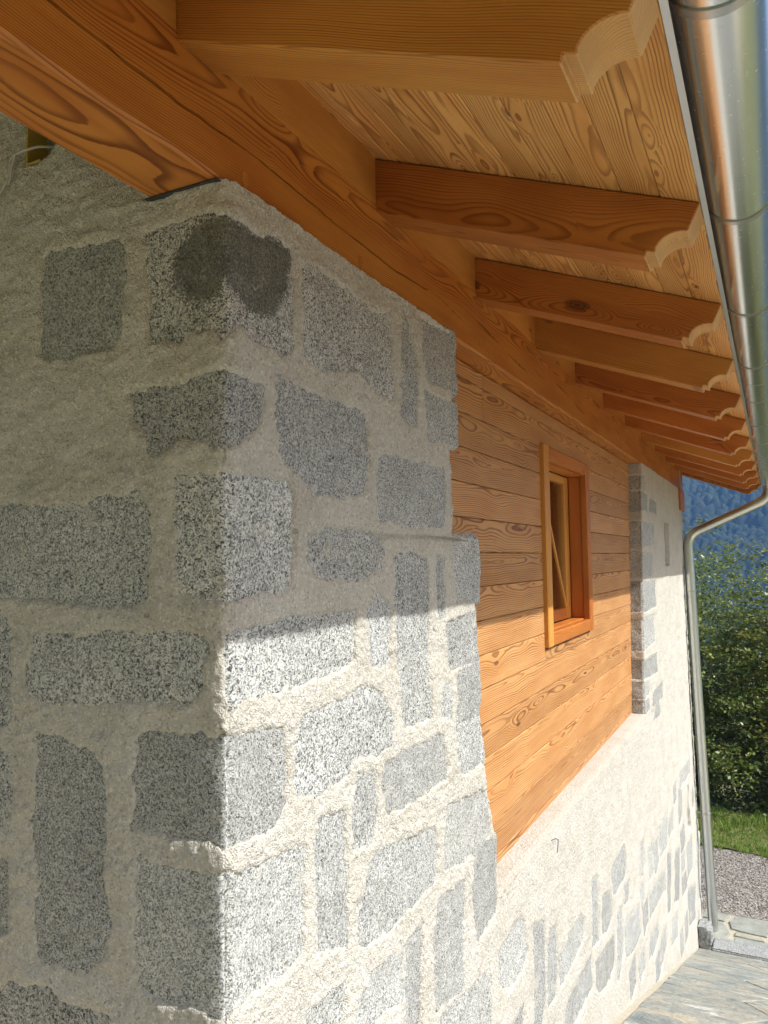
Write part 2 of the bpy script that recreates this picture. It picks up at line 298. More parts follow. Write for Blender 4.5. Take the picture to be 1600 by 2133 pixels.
STONES = [
   ((-0.516,0.746),(-0.311,0.738),(-0.286,0.715),(-0.287,0.612),(-0.295,0.517),(-0.327,0.49),(-0.517,0.485),(-0.553,0.503),(-0.551,0.679),(-0.526,0.737)),
   ((-0.22,0.736),(-0.155,0.736),(-0.023,0.739),(0,0.736),(0.052,0.73),(0.084,0.723),(0.17,0.737),(0.237,0.733),(0.247,0.689),(0.247,0.501),(0.197,0.471),(0.161,0.491),(0.083,0.485),(0.051,0.506),(0,0.471),(-0.039,0.485),(-0.088,0.496),(-0.121,0.478),(-0.21,0.484)),
   ((0.303,0.727),(0.344,0.737),(0.432,0.727),(0.595,0.72),(0.666,0.706),(0.764,0.734),(0.781,0.666),(0.795,0.487),(0.716,0.472),(0.572,0.521),(0.505,0.51),(0.457,0.492),(0.368,0.488),(0.306,0.5),(0.301,0.603)),
   ((0.88,0.781),(0.965,0.634),(0.968,0.431),(0.899,0.425),(0.857,0.442),(0.854,0.647)),
   ((1.007,0.783),(1.313,0.807),(1.302,0.601),(1.047,0.593),(1.014,0.685)),
   ((1.02,0.548),(1.299,0.546),(1.306,0.417),(1.063,0.4),(1.042,0.492)),
   ((-0.274,0.381),(-0.214,0.384),(-0.12,0.383),(-0.088,0.386),(-0.039,0.396),(0,0.399),(0.04,0.396),(0.126,0.391),(0.137,0.352),(0.103,0.287),(0.05,0.26),(0,0.24),(-0.079,0.254),(-0.12,0.264),(-0.187,0.24),(-0.213,0.245),(-0.231,0.286),(-0.258,0.329)),
   ((0.184,0.416),(0.233,0.412),(0.352,0.405),(0.395,0.406),(0.586,0.415),(0.624,0.387),(0.626,0.27),(0.597,0.18),(0.435,0.172),(0.334,0.165),(0.281,0.205),(0.206,0.239),(0.183,0.319)),
   ((0.7,0.299),(0.749,0.309),(1.161,0.306),(1.17,0.224),(1.151,0.116),(0.844,0.11),(0.685,0.117),(0.679,0.224)),
   ((-0.124,0.174),(-0.087,0.181),(0,0.182),(0.124,0.187),(0.23,0.182),(0.248,0.159),(0.253,0.033),(0.245,-0.064),(0.111,-0.072),(0,-0.08),(-0.056,-0.076),(-0.12,-0.061),(-0.124,0.034)),
   ((-0.854,0.131),(-0.69,0.134),(-0.403,0.13),(-0.343,0.147),(-0.235,0.146),(-0.201,0.11),(-0.2,0.043),(-0.214,0.002),(-0.218,-0.071),(-0.262,-0.087),(-0.363,-0.091),(-0.583,-0.074),(-0.685,-0.07),(-0.848,-0.076)),
   ((0.321,0.06),(0.424,0.082),(0.564,0.081),(0.691,0.06),(0.708,0.02),(0.697,-0.028),(0.56,-0.049),(0.398,-0.047),(0.342,-0.033),(0.316,0.002)),
   ((0.789,0.003),(0.883,0.015),(1.01,-0.008),(1.026,-0.077),(1.036,-0.192),(1.022,-0.325),(1.041,-0.501),(0.849,-0.499),(0.822,-0.423),(0.806,-0.329),(0.788,-0.204)),
   ((1.263,0.057),(1.51,0.066),(1.53,-0.034),(1.512,-0.151),(1.275,-0.148),(1.248,-0.047)),
   ((1.101,0.012),(1.159,0.004),(1.166,-0.19),(1.112,-0.194),(1.098,-0.059)),
   ((0,-0.152),(0.228,-0.132),(0.436,-0.135),(0.537,-0.136),(0.529,-0.209),(0.533,-0.265),(0.445,-0.281),(0.278,-0.283),(0.026,-0.288),(0,-0.262)),
   ((0.607,-0.132),(0.671,-0.1),(0.749,-0.129),(0.752,-0.231),(0.731,-0.301),(0.628,-0.293),(0.61,-0.217)),
   ((1.178,-0.217),(1.467,-0.194),(1.47,-0.302),(1.486,-0.382),(1.208,-0.375),(1.182,-0.295)),
   ((1.125,-0.427),(1.206,-0.425),(1.211,-0.489),(1.191,-0.532),(1.12,-0.512)),
   ((1.284,-0.385),(1.49,-0.391),(1.488,-0.506),(1.469,-0.564),(1.256,-0.553),(1.259,-0.428)),
   ((0.277,-0.364),(0.392,-0.36),(0.601,-0.34),(0.674,-0.375),(0.753,-0.459),(0.736,-0.515),(0.669,-0.529),(0.514,-0.517),(0.493,-0.543),(0.32,-0.549),(0.248,-0.52),(0.249,-0.421)),
   ((-0.241,-0.371),(-0.216,-0.358),(-0.123,-0.355),(-0.062,-0.356),(0,-0.355),(0.2,-0.371),(0.212,-0.46),(0.205,-0.536),(0.166,-0.571),(0,-0.57),(-0.053,-0.561),(-0.135,-0.568),(-0.21,-0.562),(-0.252,-0.559),(-0.236,-0.521),(-0.243,-0.456)),
   ((0.706,-0.572),(0.816,-0.568),(1.125,-0.577),(1.153,-0.686),(1.135,-0.722),(0.902,-0.726),(0.717,-0.709),(0.686,-0.63)),
   ((0.549,-0.573),(0.63,-0.582),(0.654,-0.65),(0.64,-0.72),(0.614,-0.756),(0.521,-0.741),(0.51,-0.686),(0.529,-0.632)),
   ((0.346,-0.625),(0.386,-0.612),(0.468,-0.634),(0.471,-0.731),(0.478,-0.96),(0.341,-0.92),(0.335,-0.782),(0.324,-0.682)),
   ((0.613,-0.794),(0.753,-0.808),(1.04,-0.849),(1.052,-0.925),(1.032,-1.008),(0.872,-1.022),(0.631,-1.015),(0.538,-0.985),(0.551,-0.89)),
   ((1.239,-0.55),(1.469,-0.564),(1.514,-0.757),(1.286,-0.746),(1.232,-0.67)),
   ((1.146,-0.814),(1.539,-0.864),(1.57,-1.043),(1.373,-1.045),(1.12,-1.007),(1.126,-0.882)),
   ((1.393,-1.03),(1.647,-1.074),(1.638,-1.339),(1.417,-1.353),(1.365,-1.173)),
   ((1.064,-1.085),(1.284,-1.1),(1.255,-1.448),(1.028,-1.408),(1.024,-1.172)),
   ((-0.222,-0.626),(-0.175,-0.63),(-0.106,-0.631),(0,-0.626),(0.172,-0.654),(0.278,-0.651),(0.281,-0.724),(0.279,-0.892),(0.217,-0.909),(0.115,-0.896),(0.023,-0.884),(0,-0.898),(-0.096,-0.899),(-0.208,-0.896),(-0.231,-0.867),(-0.239,-0.696)),
   ((-0.55,-0.171),(-0.467,-0.166),(-0.4,-0.17),(-0.348,-0.155),(-0.212,-0.151),(-0.062,-0.151),(-0.041,-0.171),(-0.068,-0.212),(-0.062,-0.253),(-0.101,-0.29),(-0.272,-0.294),(-0.365,-0.297),(-0.535,-0.306),(-0.569,-0.293),(-0.57,-0.225),(-0.553,-0.2)),
   ((-0.546,-0.389),(-0.498,-0.399),(-0.377,-0.416),(-0.339,-0.444),(-0.331,-0.533),(-0.337,-0.669),(-0.317,-0.776),(-0.328,-0.84),(-0.378,-0.881),(-0.424,-0.896),(-0.531,-0.891),(-0.547,-0.82),(-0.534,-0.724),(-0.563,-0.611),(-0.544,-0.489)),
   ((-0.847,-0.118),(-0.684,-0.112),(-0.658,-0.132),(-0.642,-0.302),(-0.636,-0.359),(-0.661,-0.383),(-0.839,-0.386)),
   ((-0.838,-0.433),(-0.677,-0.424),(-0.648,-0.45),(-0.641,-0.583),(-0.673,-0.612),(-0.832,-0.631)),
   ((-0.83,-0.712),(-0.671,-0.693),(-0.65,-0.706),(-0.647,-0.843),(-0.667,-0.864),(-0.825,-0.889)),
   ((-0.628,-0.973),(-0.503,-0.955),(-0.456,-0.966),(-0.39,-0.974),(-0.316,-0.969),(-0.29,-1.027),(-0.425,-1.144),(-0.66,-1.199),(-0.697,-1.046)),
   ((0.544,-1.13),(0.603,-1.1),(0.703,-1.102),(0.782,-1.128),(0.791,-1.242),(0.661,-1.216),(0.599,-1.232),(0.515,-1.258),(0.466,-1.231)),
   ((0.825,-1.105),(0.931,-1.107),(0.912,-1.396),(0.898,-1.471),(0.799,-1.43)),
   ((0.294,-1.039),(0.468,-1.052),(0.448,-1.209),(0.286,-1.183)),
   ((1.062,-1.438),(1.473,-1.51),(1.539,-1.55),(1.507,-1.71),(1.012,-1.578)),
   ((1.632,-1.498),(1.746,-1.488),(1.914,-1.478),(1.964,-1.529),(2.002,-1.663),(1.922,-1.7),(1.731,-1.678),(1.624,-1.614)),
   ((2.096,-1.592),(2.262,-1.646),(2.264,-1.78),(2.262,-1.961),(2.166,-2.043),(2.056,-2.006),(2.094,-1.84)),
   ((2.346,-1.719),(2.466,-1.737),(2.471,-1.938),(2.44,-2.054),(2.303,-2.044),(2.305,-1.861)),
   ((2.494,-1.899),(2.678,-1.878),(2.996,-1.911),(3.057,-1.974),(3.023,-2.053),(2.768,-2.058),(2.514,-2.042)),
   ((2.64,-2.187),(2.835,-2.196),(3.219,-2.215),(3.22,-2.381),(2.935,-2.354),(2.771,-2.36),(2.571,-2.278)),
   ((3.24,-1.813),(3.406,-1.852),(3.429,-2.054),(3.418,-2.212),(3.248,-2.189),(3.238,-1.999)),
   ((3.506,-2.013),(3.779,-2.086),(3.817,-2.232),(3.686,-2.265),(3.528,-2.229)),
   ((3.8,-1.962),(4.249,-1.953),(4.338,-2.079),(4.28,-2.18),(4.011,-2.174),(3.881,-2.145)),
   ((3.311,-2.296),(3.841,-2.374),(3.847,-2.52),(3.696,-2.568),(3.374,-2.495),(3.292,-2.416)),
   ((3.991,-2.278),(4.141,-2.328),(4.127,-2.588),(3.982,-2.703),(3.888,-2.659)),
   ((4.222,-2.477),(4.738,-2.538),(4.781,-2.747),(4.54,-2.757),(4.22,-2.676)),
   ((4.234,-2.224),(4.439,-2.261),(4.416,-2.376),(4.248,-2.346)),
   ((5.209,-2.668),(6.109,-2.782),(6.133,-2.932),(5.507,-2.87),(5.219,-2.837)),
   ((4.649,-2.942),(4.955,-2.901),(4.965,-3.063),(4.711,-3.061)),
   ((5.186,-2.972),(5.583,-3.016),(5.698,-3.134),(5.327,-3.144),(5.104,-3.098)),
   ((6.305,-2.69),(6.494,-2.771),(6.358,-3.221),(6.103,-3.152)),
   ((6.772,-2.846),(7.118,-2.906),(6.966,-3.362),(6.609,-3.242)),
   ((6.327,-3.323),(6.863,-3.427),(6.726,-3.603),(6.276,-3.491)),
   ((7.374,-2.271),(8.489,-2.341),(8.438,-2.472),(7.413,-2.418)),
   ((7.212,-2.365),(7.58,-2.462),(7.486,-2.733),(7.137,-2.724)),
   ((7.644,-3.079),(8.234,-3.141),(8.164,-3.46),(7.576,-3.402)),
   ((8.627,-3.292),(9.143,-3.399),(8.939,-4.013),(8.456,-3.992)),
   ((7.586,-3.504),(8.284,-3.714),(8.165,-4.008),(7.553,-3.858)),
]
DARK = [(-0.142, 0.653), (-0.129, 0.691), (-0.088, 0.722), (-0.023, 0.739), (0.0, 0.736), (0.052, 0.73), (0.084, 0.723), (0.17, 0.737), (0.237, 0.733), (0.247, 0.704), (0.217, 0.629), (0.168, 0.558), (0.127, 0.544), (0.072, 0.551), (0.031, 0.578), (0.0, 0.605), (-0.011, 0.583), (-0.039, 0.55), (-0.079, 0.556), (-0.121, 0.583), (-0.142, 0.613)]
PIER = [(-.14, .16, .700, .590), (-.14, .32, .545, .400), (.42, .90, .52, .406), (-.14, .70, .300, .095), (-.14, .58, .025, -.180),
        (-.14, .80, -.220, -.455), (-.14, .62, -.530, -.775), (-.14, .72, -.870, -1.03), (-.14, .25, -1.055, -1.16), (.40, 1.0, -1.18, -1.42), (-.14, .20, -1.20, -1.29)]
NICHES = [((7.08, -.10), (7.42, -.09), (7.41, .345), (7.09, .34)), ((7.95, -3.0), (8.16, -3.02), (8.05, -2.75), (8.12, -2.57), (7.98, -2.56), (7.9, -2.8))]

# blocks beyond the ones measured one by one: same masonry, laid at random where nothing lies yet
_rs = random.Random(11)
def _clash(b, boxes, m): return any(b[0] < q[1] + m and b[1] > q[0] - m and b[2] < q[3] + m and b[3] > q[2] - m for q in boxes)
_boxes = [(min(p[0] for p in q), max(p[0] for p in q), min(p[1] for p in q), max(p[1] for p in q)) for q in STONES]
_boxes += [(n[0][0] - .1, n[1][0] + .1, min(p[1] for p in n) - .1, max(p[1] for p in n) + .1) for n in NICHES]
def fill(n, s0, s1, z0, z1, w, h, m, lim=lambda s, z: True):
    made = 0
    for _ in range(n):
        cw, ch = _rs.uniform(*w), _rs.uniform(*h)
        s = _rs.uniform(s0, s1 - cw); z = _rs.uniform(z0, z1 - ch); b = (s, s + cw, z, z + ch)
        if _clash(b, _boxes, m) or not lim(s, z): continue
        _boxes.append(b); j = lambda a: _rs.uniform(-a, a)
        STONES.append(((s + j(.02), z + j(.02)), (s + cw / 2, z + j(.012)), (s + cw + j(.02), z + j(.02)), (s + cw + j(.012), z + ch / 2), (s + cw + j(.02), z + ch + j(.02)), (s + cw / 2, z + ch + j(.012)), (s + j(.02), z + ch + j(.02)), (s + j(.012), z + ch / 2)))
        made += 1
    return made
ramp_z = lambda y: np.where(np.asarray(y) < .4, -1.66, np.where(np.asarray(y) < 8.24, -1.66 - .345 * (np.asarray(y) - .4), -4.40))
_low = lambda s, z: z > float(ramp_z(s)) - .05
fill(900, 5.3, 8.75, -4.3, -2.25, (.22, .56), (.14, .28), .028, lambda s, z: _low(s, z) and z < -1.5 - .12 * s)
fill(600, 2.1, 5.6, -3.6, -2.0, (.15, .38), (.14, .26), .03, lambda s, z: _low(s, z) and z + .28 < -1.45 - .13 * s)
fill(140, .25, 2.1, -2.2, -1.32, (.14, .34), (.13, .25), .045, _low)
fill(60, -1.75, -.72, -1.6, .75, (.18, .36), (.16, .30), .10)

def lump(s, z):                                                        # the wall's own unevenness, out of the plane
    b = .010 * fbm(s / .55, z / .5, 1, 2) + .0045 * fbm(s / .16, z / .13, 4, 2)
    b = b - .006 * np.exp(-(np.minimum(s, 0) / .022) ** 2) * (s < .02)
    return b + .055 * np.clip((-.5 - z) / 3.8, 0, 1) * sstep(3.5, 8.5, s)
def edge_noise(s, z): return .014 * fbm(s / .055, z / .042, 21, 3) + .005 * pnoise(s / .016, z / .016, 25)
def mortar_h(s, z, stones, niches=()):
    b = lump(s, z)
    h = b + .0044 + (.0050 + .004 * (s < 0)) * fbm(s / .10, z / .07, 7, 3) + .0038 * fbm(s / .030, z / .021, 12, 2) + .0030 * pnoise(s / .0135, z / .011, 16)
    for q in stones:
        Q = np.asarray(q); lo = Q.min(0) - .05; hi = Q.max(0) + .05
        m = (s > lo[0]) & (s < hi[0]) & (z > lo[1]) & (z < hi[1])
        if not m.any(): continue
        ss, zz = s[m], z[m]; d = sdf(ss, zz, q) + edge_noise(ss, zz)
        t = sstep(-.016, .012, d); crack = np.clip(.5 + 1.6 * pnoise(ss / .09, zz / .09, 31), 0, 1)
        h[m] = (b[m] - .014) * (1 - t) + h[m] * t - .0035 * crack * np.exp(-((d + .002) / .004) ** 2)
    for q in niches:
        d = sdf(s, z, q) + .4 * edge_noise(s, z); h = np.where(d < 0, np.minimum(h, -.22), h)
    return h
def wall_xyz(s, z, h, c1, c2, off=0.0, r=.016):
    a = np.clip((s - c1 + r) / (2 * r), 0, 1) * math.pi / 2 + np.clip((s - c2 + r) / (2 * r), 0, 1) * math.pi / 2
    nx, ny = np.sin(a), -np.cos(a)
    x = np.where(s < c1, s - c1, np.where(s > c2, c2 - s, 0.0)); y = np.clip(s, c1, c2) + off
    inset = .41 * r * (np.clip(1 - np.abs(s - c1) / r, 0, 1) ** 1.5 + np.clip(1 - np.abs(s - c2) / r, 0, 1) ** 1.5)
    h = h - inset
    return np.stack([x + nx * h, y + ny * h, z], -1)

WV, WF = [], []; _n = [0]
def add_panel(P, keep=None):
    nr, nc = P.shape[:2]; WV.append(P.reshape(-1, 3)); WF.append(grid_faces(nr, nc, keep) + _n[0]); _n[0] += nr * nc
# near pier and gable wall (fine)
zz = np.arange(Z_LEDGE - .012, Z_BEAM + .004, .0062)
left = np.concatenate([np.arange(-6, -1.0, .25), np.arange(-1.0, -.74, .03), np.arange(-.74, -.02, .0062), np.linspace(-.02, 0, 6)])
nf = 225
Sg = np.empty((len(zz), len(left) + nf + 14)); Zg = np.repeat(zz[:, None], Sg.shape[1], 1); e = sn(zz)
Sg[:, :len(left)] = left; Sg[:, len(left):len(left) + nf] = np.linspace(.004, 1, nf)[None] * e[:, None]
Sg[:, len(left) + nf:] = e[:, None] + np.linspace(.004, .13, 14)[None]
NEAR = [q for q in STONES if min(p[0] for p in q) < 1.75]
Hg = mortar_h(Sg, Zg, NEAR); c2 = np.repeat(e[:, None], Sg.shape[1], 1)
Hg = np.where(Zg > Z_BEAM - .004, Hg + .002, Hg)
add_panel(wall_xyz(Sg, Zg, Hg, 0 * c2, c2))
# gable wall above the beam
sl = np.concatenate([np.arange(-6, -1.0, .25), np.arange(-1.0, -.74, .03), np.arange(-.74, -.185, .0062)])
tt = np.linspace(0, 1, 100); roofz = lambda x: np.where(x > -3, 1.20 - SLOPE * x, 1.20 + SLOPE * 3 + SLOPE * (x + 3))
Sg = np.repeat(sl[None], len(tt), 0); Zg = Z_BEAM - .003 + tt[:, None] * (roofz(sl) - Z_BEAM)[None]
hole = sdf(Sg, Zg, ((-.612, .985), (-.545, .992), (-.49, 1.02), (-.48, 1.09), (-.60, 1.10)))
Hg = mortar_h(Sg, Zg, []); Hg = np.where(hole + .5 * edge_noise(Sg, Zg) < 0, -.09, Hg)
add_panel(wall_xyz(Sg, Zg, Hg, 0 * Sg, 0 * Sg + 9))
# far pier: jamb, front and return
PIERQ = []
for a, b, t_, b_ in PIER:
    j = lambda: _rs.uniform(-.014, .014)
    PIERQ.append(((a, b_ + j()), ((a + b) / 2, b_ + j()), (b + j(), b_ + j()), (b + j(), (t_ + b_) / 2), (b + j(), t_ + j()), ((a + b) / 2, t_ + j()), (a, t_ + j())))
zz = np.arange(Z_LEDGE - .012, Z_BEAM + .012, .013)
cs = np.concatenate([np.linspace(-.14, -.012, 12), np.linspace(-.006, .012, 4), np.arange(.03, 3.1, .03)])
Sg = np.repeat(cs[None], len(zz), 0); Zg = np.repeat(zz[:, None], len(cs), 1)
end = Y_END - yj(Zg); Sg = np.where(Sg > .03, .03 + (Sg - .03) * (end - .03) / (cs[-1] - .03), Sg)
NREL = [tuple((s - yj(.12), z) for s, z in NICHES[0])]
Hg = mortar_h(Sg + 5.6, Zg, [tuple((s + 5.6, z) for s, z in q) for q in PIERQ], [tuple((s + 5.6, z) for s, z in q) for q in NREL])
P1 = wall_xyz(Sg, Zg, Hg, 0 * Sg, 0 * Sg + 99); P1[..., 1] += yj(Zg)
add_panel(P1)
# lower wall under the ledge, whole length
zz = np.concatenate([np.arange(-4.75, -2.4, .03), np.arange(-2.4, Z_LEDGE + .004, .0125)]); zz[-1] = Z_LEDGE
cs = np.concatenate([np.arange(-6, -1, .3), np.arange(-1, -.05, .04), np.linspace(-.04, 0, 5), np.arange(.01, 2.2, .0125), np.arange(2.2, 5, .02), np.arange(5.03, Y_END - .02, .03), np.linspace(Y_END - .012, Y_END, 3)])
Sg = np.repeat(cs[None], len(zz), 0); Zg = np.repeat(zz[:, None], len(cs), 1)
Hl = mortar_h(Sg, Zg, STONES, NICHES[1:])
add_panel(wall_xyz(Sg, Zg, Hl, 0 * Sg, 0 * Sg + 99))
# ledge of the opening
cs2 = np.arange(1.5, 5.62, .02); uu = np.linspace(0, 1, 12)
h0 = mortar_h(cs2, np.full_like(cs2, Z_LEDGE), STONES)
X = h0[None] * (1 - uu[:, None]) + (-.15) * uu[:, None]; Y = np.repeat(cs2[None], 12, 0)
Zl = Z_LEDGE + .007 * sstep(0, .2, uu)[:, None] + .0035 * fbm(Y / .07, X / .05, 40, 3) * (uu[:, None] > 0)
add_panel(np.stack([X, Y, Zl], -1))
# end gable and rear wall, plain
def quadsheet(x0, x1, y0, y1, n=8, top=None):
    t = np.linspace(0, 1, n); xs = x0 + (x1 - x0) * t; ys = y0 + (y1 - y0) * t
    tz = roofz(xs) if top is None else np.full(n, top); zz = np.linspace(0, 1, 10)[:, None]
    return np.stack([np.repeat(xs[None], 10, 0), np.repeat(ys[None], 10, 0), -4.75 + zz * (tz[None] + 4.75)], -1)
add_panel(quadsheet(0.0, -6, Y_END, Y_END, 30)); add_panel(quadsheet(-6, -6, Y_END, 0, 8, 1.2))
wall = mesh_obj('wall', np.concatenate(WV), np.concatenate(WF), m_mortar, house, smooth=True)
wall['label'] = 'rough beige lime mortar pointing between granite blocks'

def stone_obj(q, c1, c2, rel=False, step=.0085):
    Q = np.asarray(q); lo = Q.min(0) - .03; hi = Q.max(0) + .03
    sv = np.arange(lo[0], hi[0] + step, step)
    if lo[0] < 0 < hi[0]: sv = np.unique(np.concatenate([sv[np.abs(sv) > .004], np.linspace(-.014, .014, 5)]))
    zv = np.arange(lo[1], hi[1] + step, step)
    if rel: sv = sv[sv > -.135]
    Sg = np.repeat(sv[None], len(zv), 0); Zg = np.repeat(zv[:, None], len(sv), 1)
    d = sdf(Sg, Zg, q); k = _rs.randrange(50, 900); k_ = _rs.random()
    sx = Sg + (5.6 if rel else 0)
    tilt = (_rs.uniform(-.012, .012) * (Sg - Q[:, 0].mean()) + _rs.uniform(-.012, .012) * (Zg - Q[:, 1].mean()))
    h = lump(sx, Zg) + _rs.uniform(-.0025, .0015) + tilt + .0042 * fbm(sx / .055, Zg / .05, k, 3) + .0012 * pnoise(sx / .013, Zg / .013, k + 3)
    h = h - 1.2 * np.clip(d - .014, 0, 1)
    keep = (d[:-1, :-1] < .028) | (d[1:, 1:] < .028)
    P = wall_xyz(Sg, Zg, h, 0 * Sg, 0 * Sg + 99)
    if rel: P[..., 1] += yj(Zg)
    V = P.reshape(-1, 3); F = grid_faces(len(zv), len(sv), keep)
    used = np.unique(F); mp = np.full(len(V), -1); mp[used] = np.arange(len(used))
    at = {}
    if q is STONES[1]: at['dark'] = sstep(.020, -.020, sdf(Sg, Zg, DARK) + .8 * edge_noise(Sg, Zg)).ravel()[used]
    return mesh_obj('stone', V[used], mp[F], m_granite_far if Q[:, 0].min() > 1.9 else m_granite, wall, smooth=True, attrs=at)
for q in STONES:
    far = min(p[0] for p in q)
    o = stone_obj(q, 0, 99, step=.0085 if far < 1.7 and max(p[0] for p in q) > -.8 else (.016 if far < 4 else .024))
    if q is STONES[1]: o['label'] = 'top corner granite block with a large dark inclusion'
for q in PIERQ: stone_obj(q, 0, 99, rel=True, step=.013)

# ------------------------------------------------------------------ beams
def along_y(x0, y0, z0): return Matrix(((0, 1, 0, x0), (1, 0, 0, y0), (0, 0, -1, z0), (0, 0, 0, 1)))   # local x = world y, local y = world x, local z = down
# main beam over the wall: front face carries the long drying check
ys = np.concatenate([np.arange(-1.25, 6, .02), np.arange(6, 9.26, .05)])
zc = np.interp(ys, [-1.3, -.36, -.12, .12, .47, .85, 1.13, 1.5], [.93, .911, .906, .915, .902, .894, .912, .90]) + .006 * fbm(ys / .2, ys * 0, 3, 3)
wdt = .0032 + .0028 * np.clip(fbm(ys / .3, ys * 0 + 2, 5, 2), -.8, 1)
late_ = ys > 1.1                                                       # further on the check breaks into slanting short splits
ph = (ys - 1.1) / .42; fr = ph - np.floor(ph); k_ = np.floor(ph).astype(int) % 7
zc = np.where(late_, .905 + .022 * np.sin(k_ * 2.1) + (.5 - fr) * .035 + .012 * (ys - 1.1) / 8, zc)
wdt = np.where(late_, .0065 * np.clip(np.sin(np.clip(fr * 1.15, 0, 1) * math.pi), 0, 1) ** 1.5 * (.35 + .65 * ((k_ * 5) % 7) / 6), wdt)
wdt = np.maximum(wdt, 0.00005)
xf = -.012; xb = -.205; zt = 1.05; zb = Z_BEAM + .001; ch = .009
rows = [(np.full_like(ys, xb), np.full_like(ys, zt)), (np.full_like(ys, xb), np.full_like(ys, zb + ch)), (np.full_like(ys, xb + ch), np.full_like(ys, zb)),
        (np.full_like(ys, xf - ch), np.full_like(ys, zb)), (np.full_like(ys, xf), np.full_like(ys, zb + ch)), (np.full_like(ys, xf), zc - .03),
        (np.full_like(ys, xf), zc - wdt), (np.full_like(ys, xf - .001) - np.minimum(.06, wdt * 14), zc - wdt * .8), (np.full_like(ys, xf - .001) - np.minimum(.06, wdt * 14), zc + wdt * .8), (np.full_like(ys, xf), zc + wdt), (np.full_like(ys, xf), zc + .03), (np.full_like(ys, xf), np.full_like(ys, zt)), (np.full_like(ys, xb), np.full_like(ys, zt))]
nr = len(rows); V = np.stack([np.stack([r[0], ys, r[1]], -1) for r in rows])            # world
M = along_y(-.108, 0, .93); L = np.stack([V[..., 1], V[..., 0] + .108, .93 - V[..., 2]], -1)
F = [tuple(f) for f in grid_faces(nr, len(ys))]
F += [tuple(r * len(ys) for r in range(nr - 1)), tuple(r * len(ys) + len(ys) - 1 for r in range(nr - 2, -1, -1))]
beam = mesh_obj('beam', L.reshape(-1, 3), F, m_beam, house, matrix=M)
beam['label'] = 'long larch beam over the wall with a drying check along it'
for f in beam.data.polygons: pass
for y_, z_ in ((.085, .845), (.62, .845), (1.62, .86), (2.9, .85)):     # wooden plugs over the screws
    pl = MB(); a = [2 * math.pi * k / 14 for k in range(14)]
    pl.add([(0, .012 * math.cos(t), .018 * math.sin(t)) for t in a] + [(-.01, .012 * math.cos(t), .018 * math.sin(t)) for t in a], [tuple(range(14))] + [(i, i + 14, (i + 1) % 14 + 14, (i + 1) % 14) for i in range(14)])
    pl.build('plug', m_beam, beam, matrix=M.inverted() @ Matrix.Translation((xf + .0012, y_, z_)))
m_felt = NT('bitumen_felt').fin(Base_Color=(.03, .03, .033), Roughness=.8)
MB().box(-.210, -.010, -.016, .01, .8022, .8048).build('felt_strip', m_felt, house)
bend = MB().box(0, .46, -.15, .182, -.128, .128, .006).build('beam', m_raft_red, house, matrix=along_y(-.155, 8.56, .676))
bend['label'] = 'short stub of a cross beam at the far end of the wall'

# ------------------------------------------------------------------ roof
roof = MB()
zt_ = lambda x: 1.189 - SLOPE * x + .030
for sgn in (0,):
    roof.prism([(.884, zt_(.884)), (.884, zt_(.884) + .10), (-3, zt_(-3) + .14), (-6.95, zt_(.95) + .10), (-6.95, zt_(.95)), (-3, zt_(-3))], -1.30, 9.62)
m_tile = NT('roof_tile'); _p = m_tile.obj()
m_tile = m_tile.fin(Base_Color=m_tile.ramp(m_tile.noise(_p, 6.0, 3), [(.3, (.16, .12, .10)), (.7, (.26, .19, .15))]), Roughness=.85)
roof = roof.build('roof', m_tile, house)
ANG = math.atan(SLOPE)
def roof_frame(y0):                                                    # local x runs down the slope, z perpendicular to it
    return Matrix.Translation((0, y0, 1.108)) @ Matrix.Rotation(ANG, 4, 'Y')
def loc_xz(x, z):
    c, s = math.cos(ANG), math.sin(ANG); dx, dz = x, z - 1.108
    return (c * dx - s * dz, s * dx + c * dz)
PROFILE = [(-.55, 1.189 + SLOPE * .55), (-.55, 1.027 + .375 * .55), (.741, .7485), (.7446, .7636), (.7660, .7560), (.7672, .768), (.7755, .780), (.7860, .789), (.8000, .7955), (.8150, .7985), (.8290, .7985), (.8430, .7955), (.8735, .860)]
R_MAT = [m_raft_gold, m_raft_red, m_raft_red, m_raft_gold, m_raft_red, m_raft_red, m_raft_red, m_raft_gold, m_raft_red, m_raft_red, m_raft_red, m_raft_red, m_raft_gold]
for n in range(-1, 12):
    o = MB().prism([loc_xz(x, z) for x, z in PROFILE], 0, .12).build('rafter', R_MAT[n], roof, matrix=roof_frame(-.132 + .858 * n))
    b = bmesh.new(); b.from_mesh(o.data)
    bmesh.ops.bevel(b, geom=[e for e in b.edges if e.calc_face_angle(0) > .6 and all(v.co.z < .2 for v in e.verts)], offset=.0028, segments=1, affect='EDGES')
    o.data.materials.append(m_endgrain)
    for f in b.faces:
        if f.calc_center_median().x > .66 and abs(f.normal.y) < .5 and f.normal.z < .5 and f.calc_center_median().z > -.085 - .01 and len(f.verts) == 4 and f.calc_area() < .03: f.material_index = 1
    b.to_mesh(o.data); b.free()
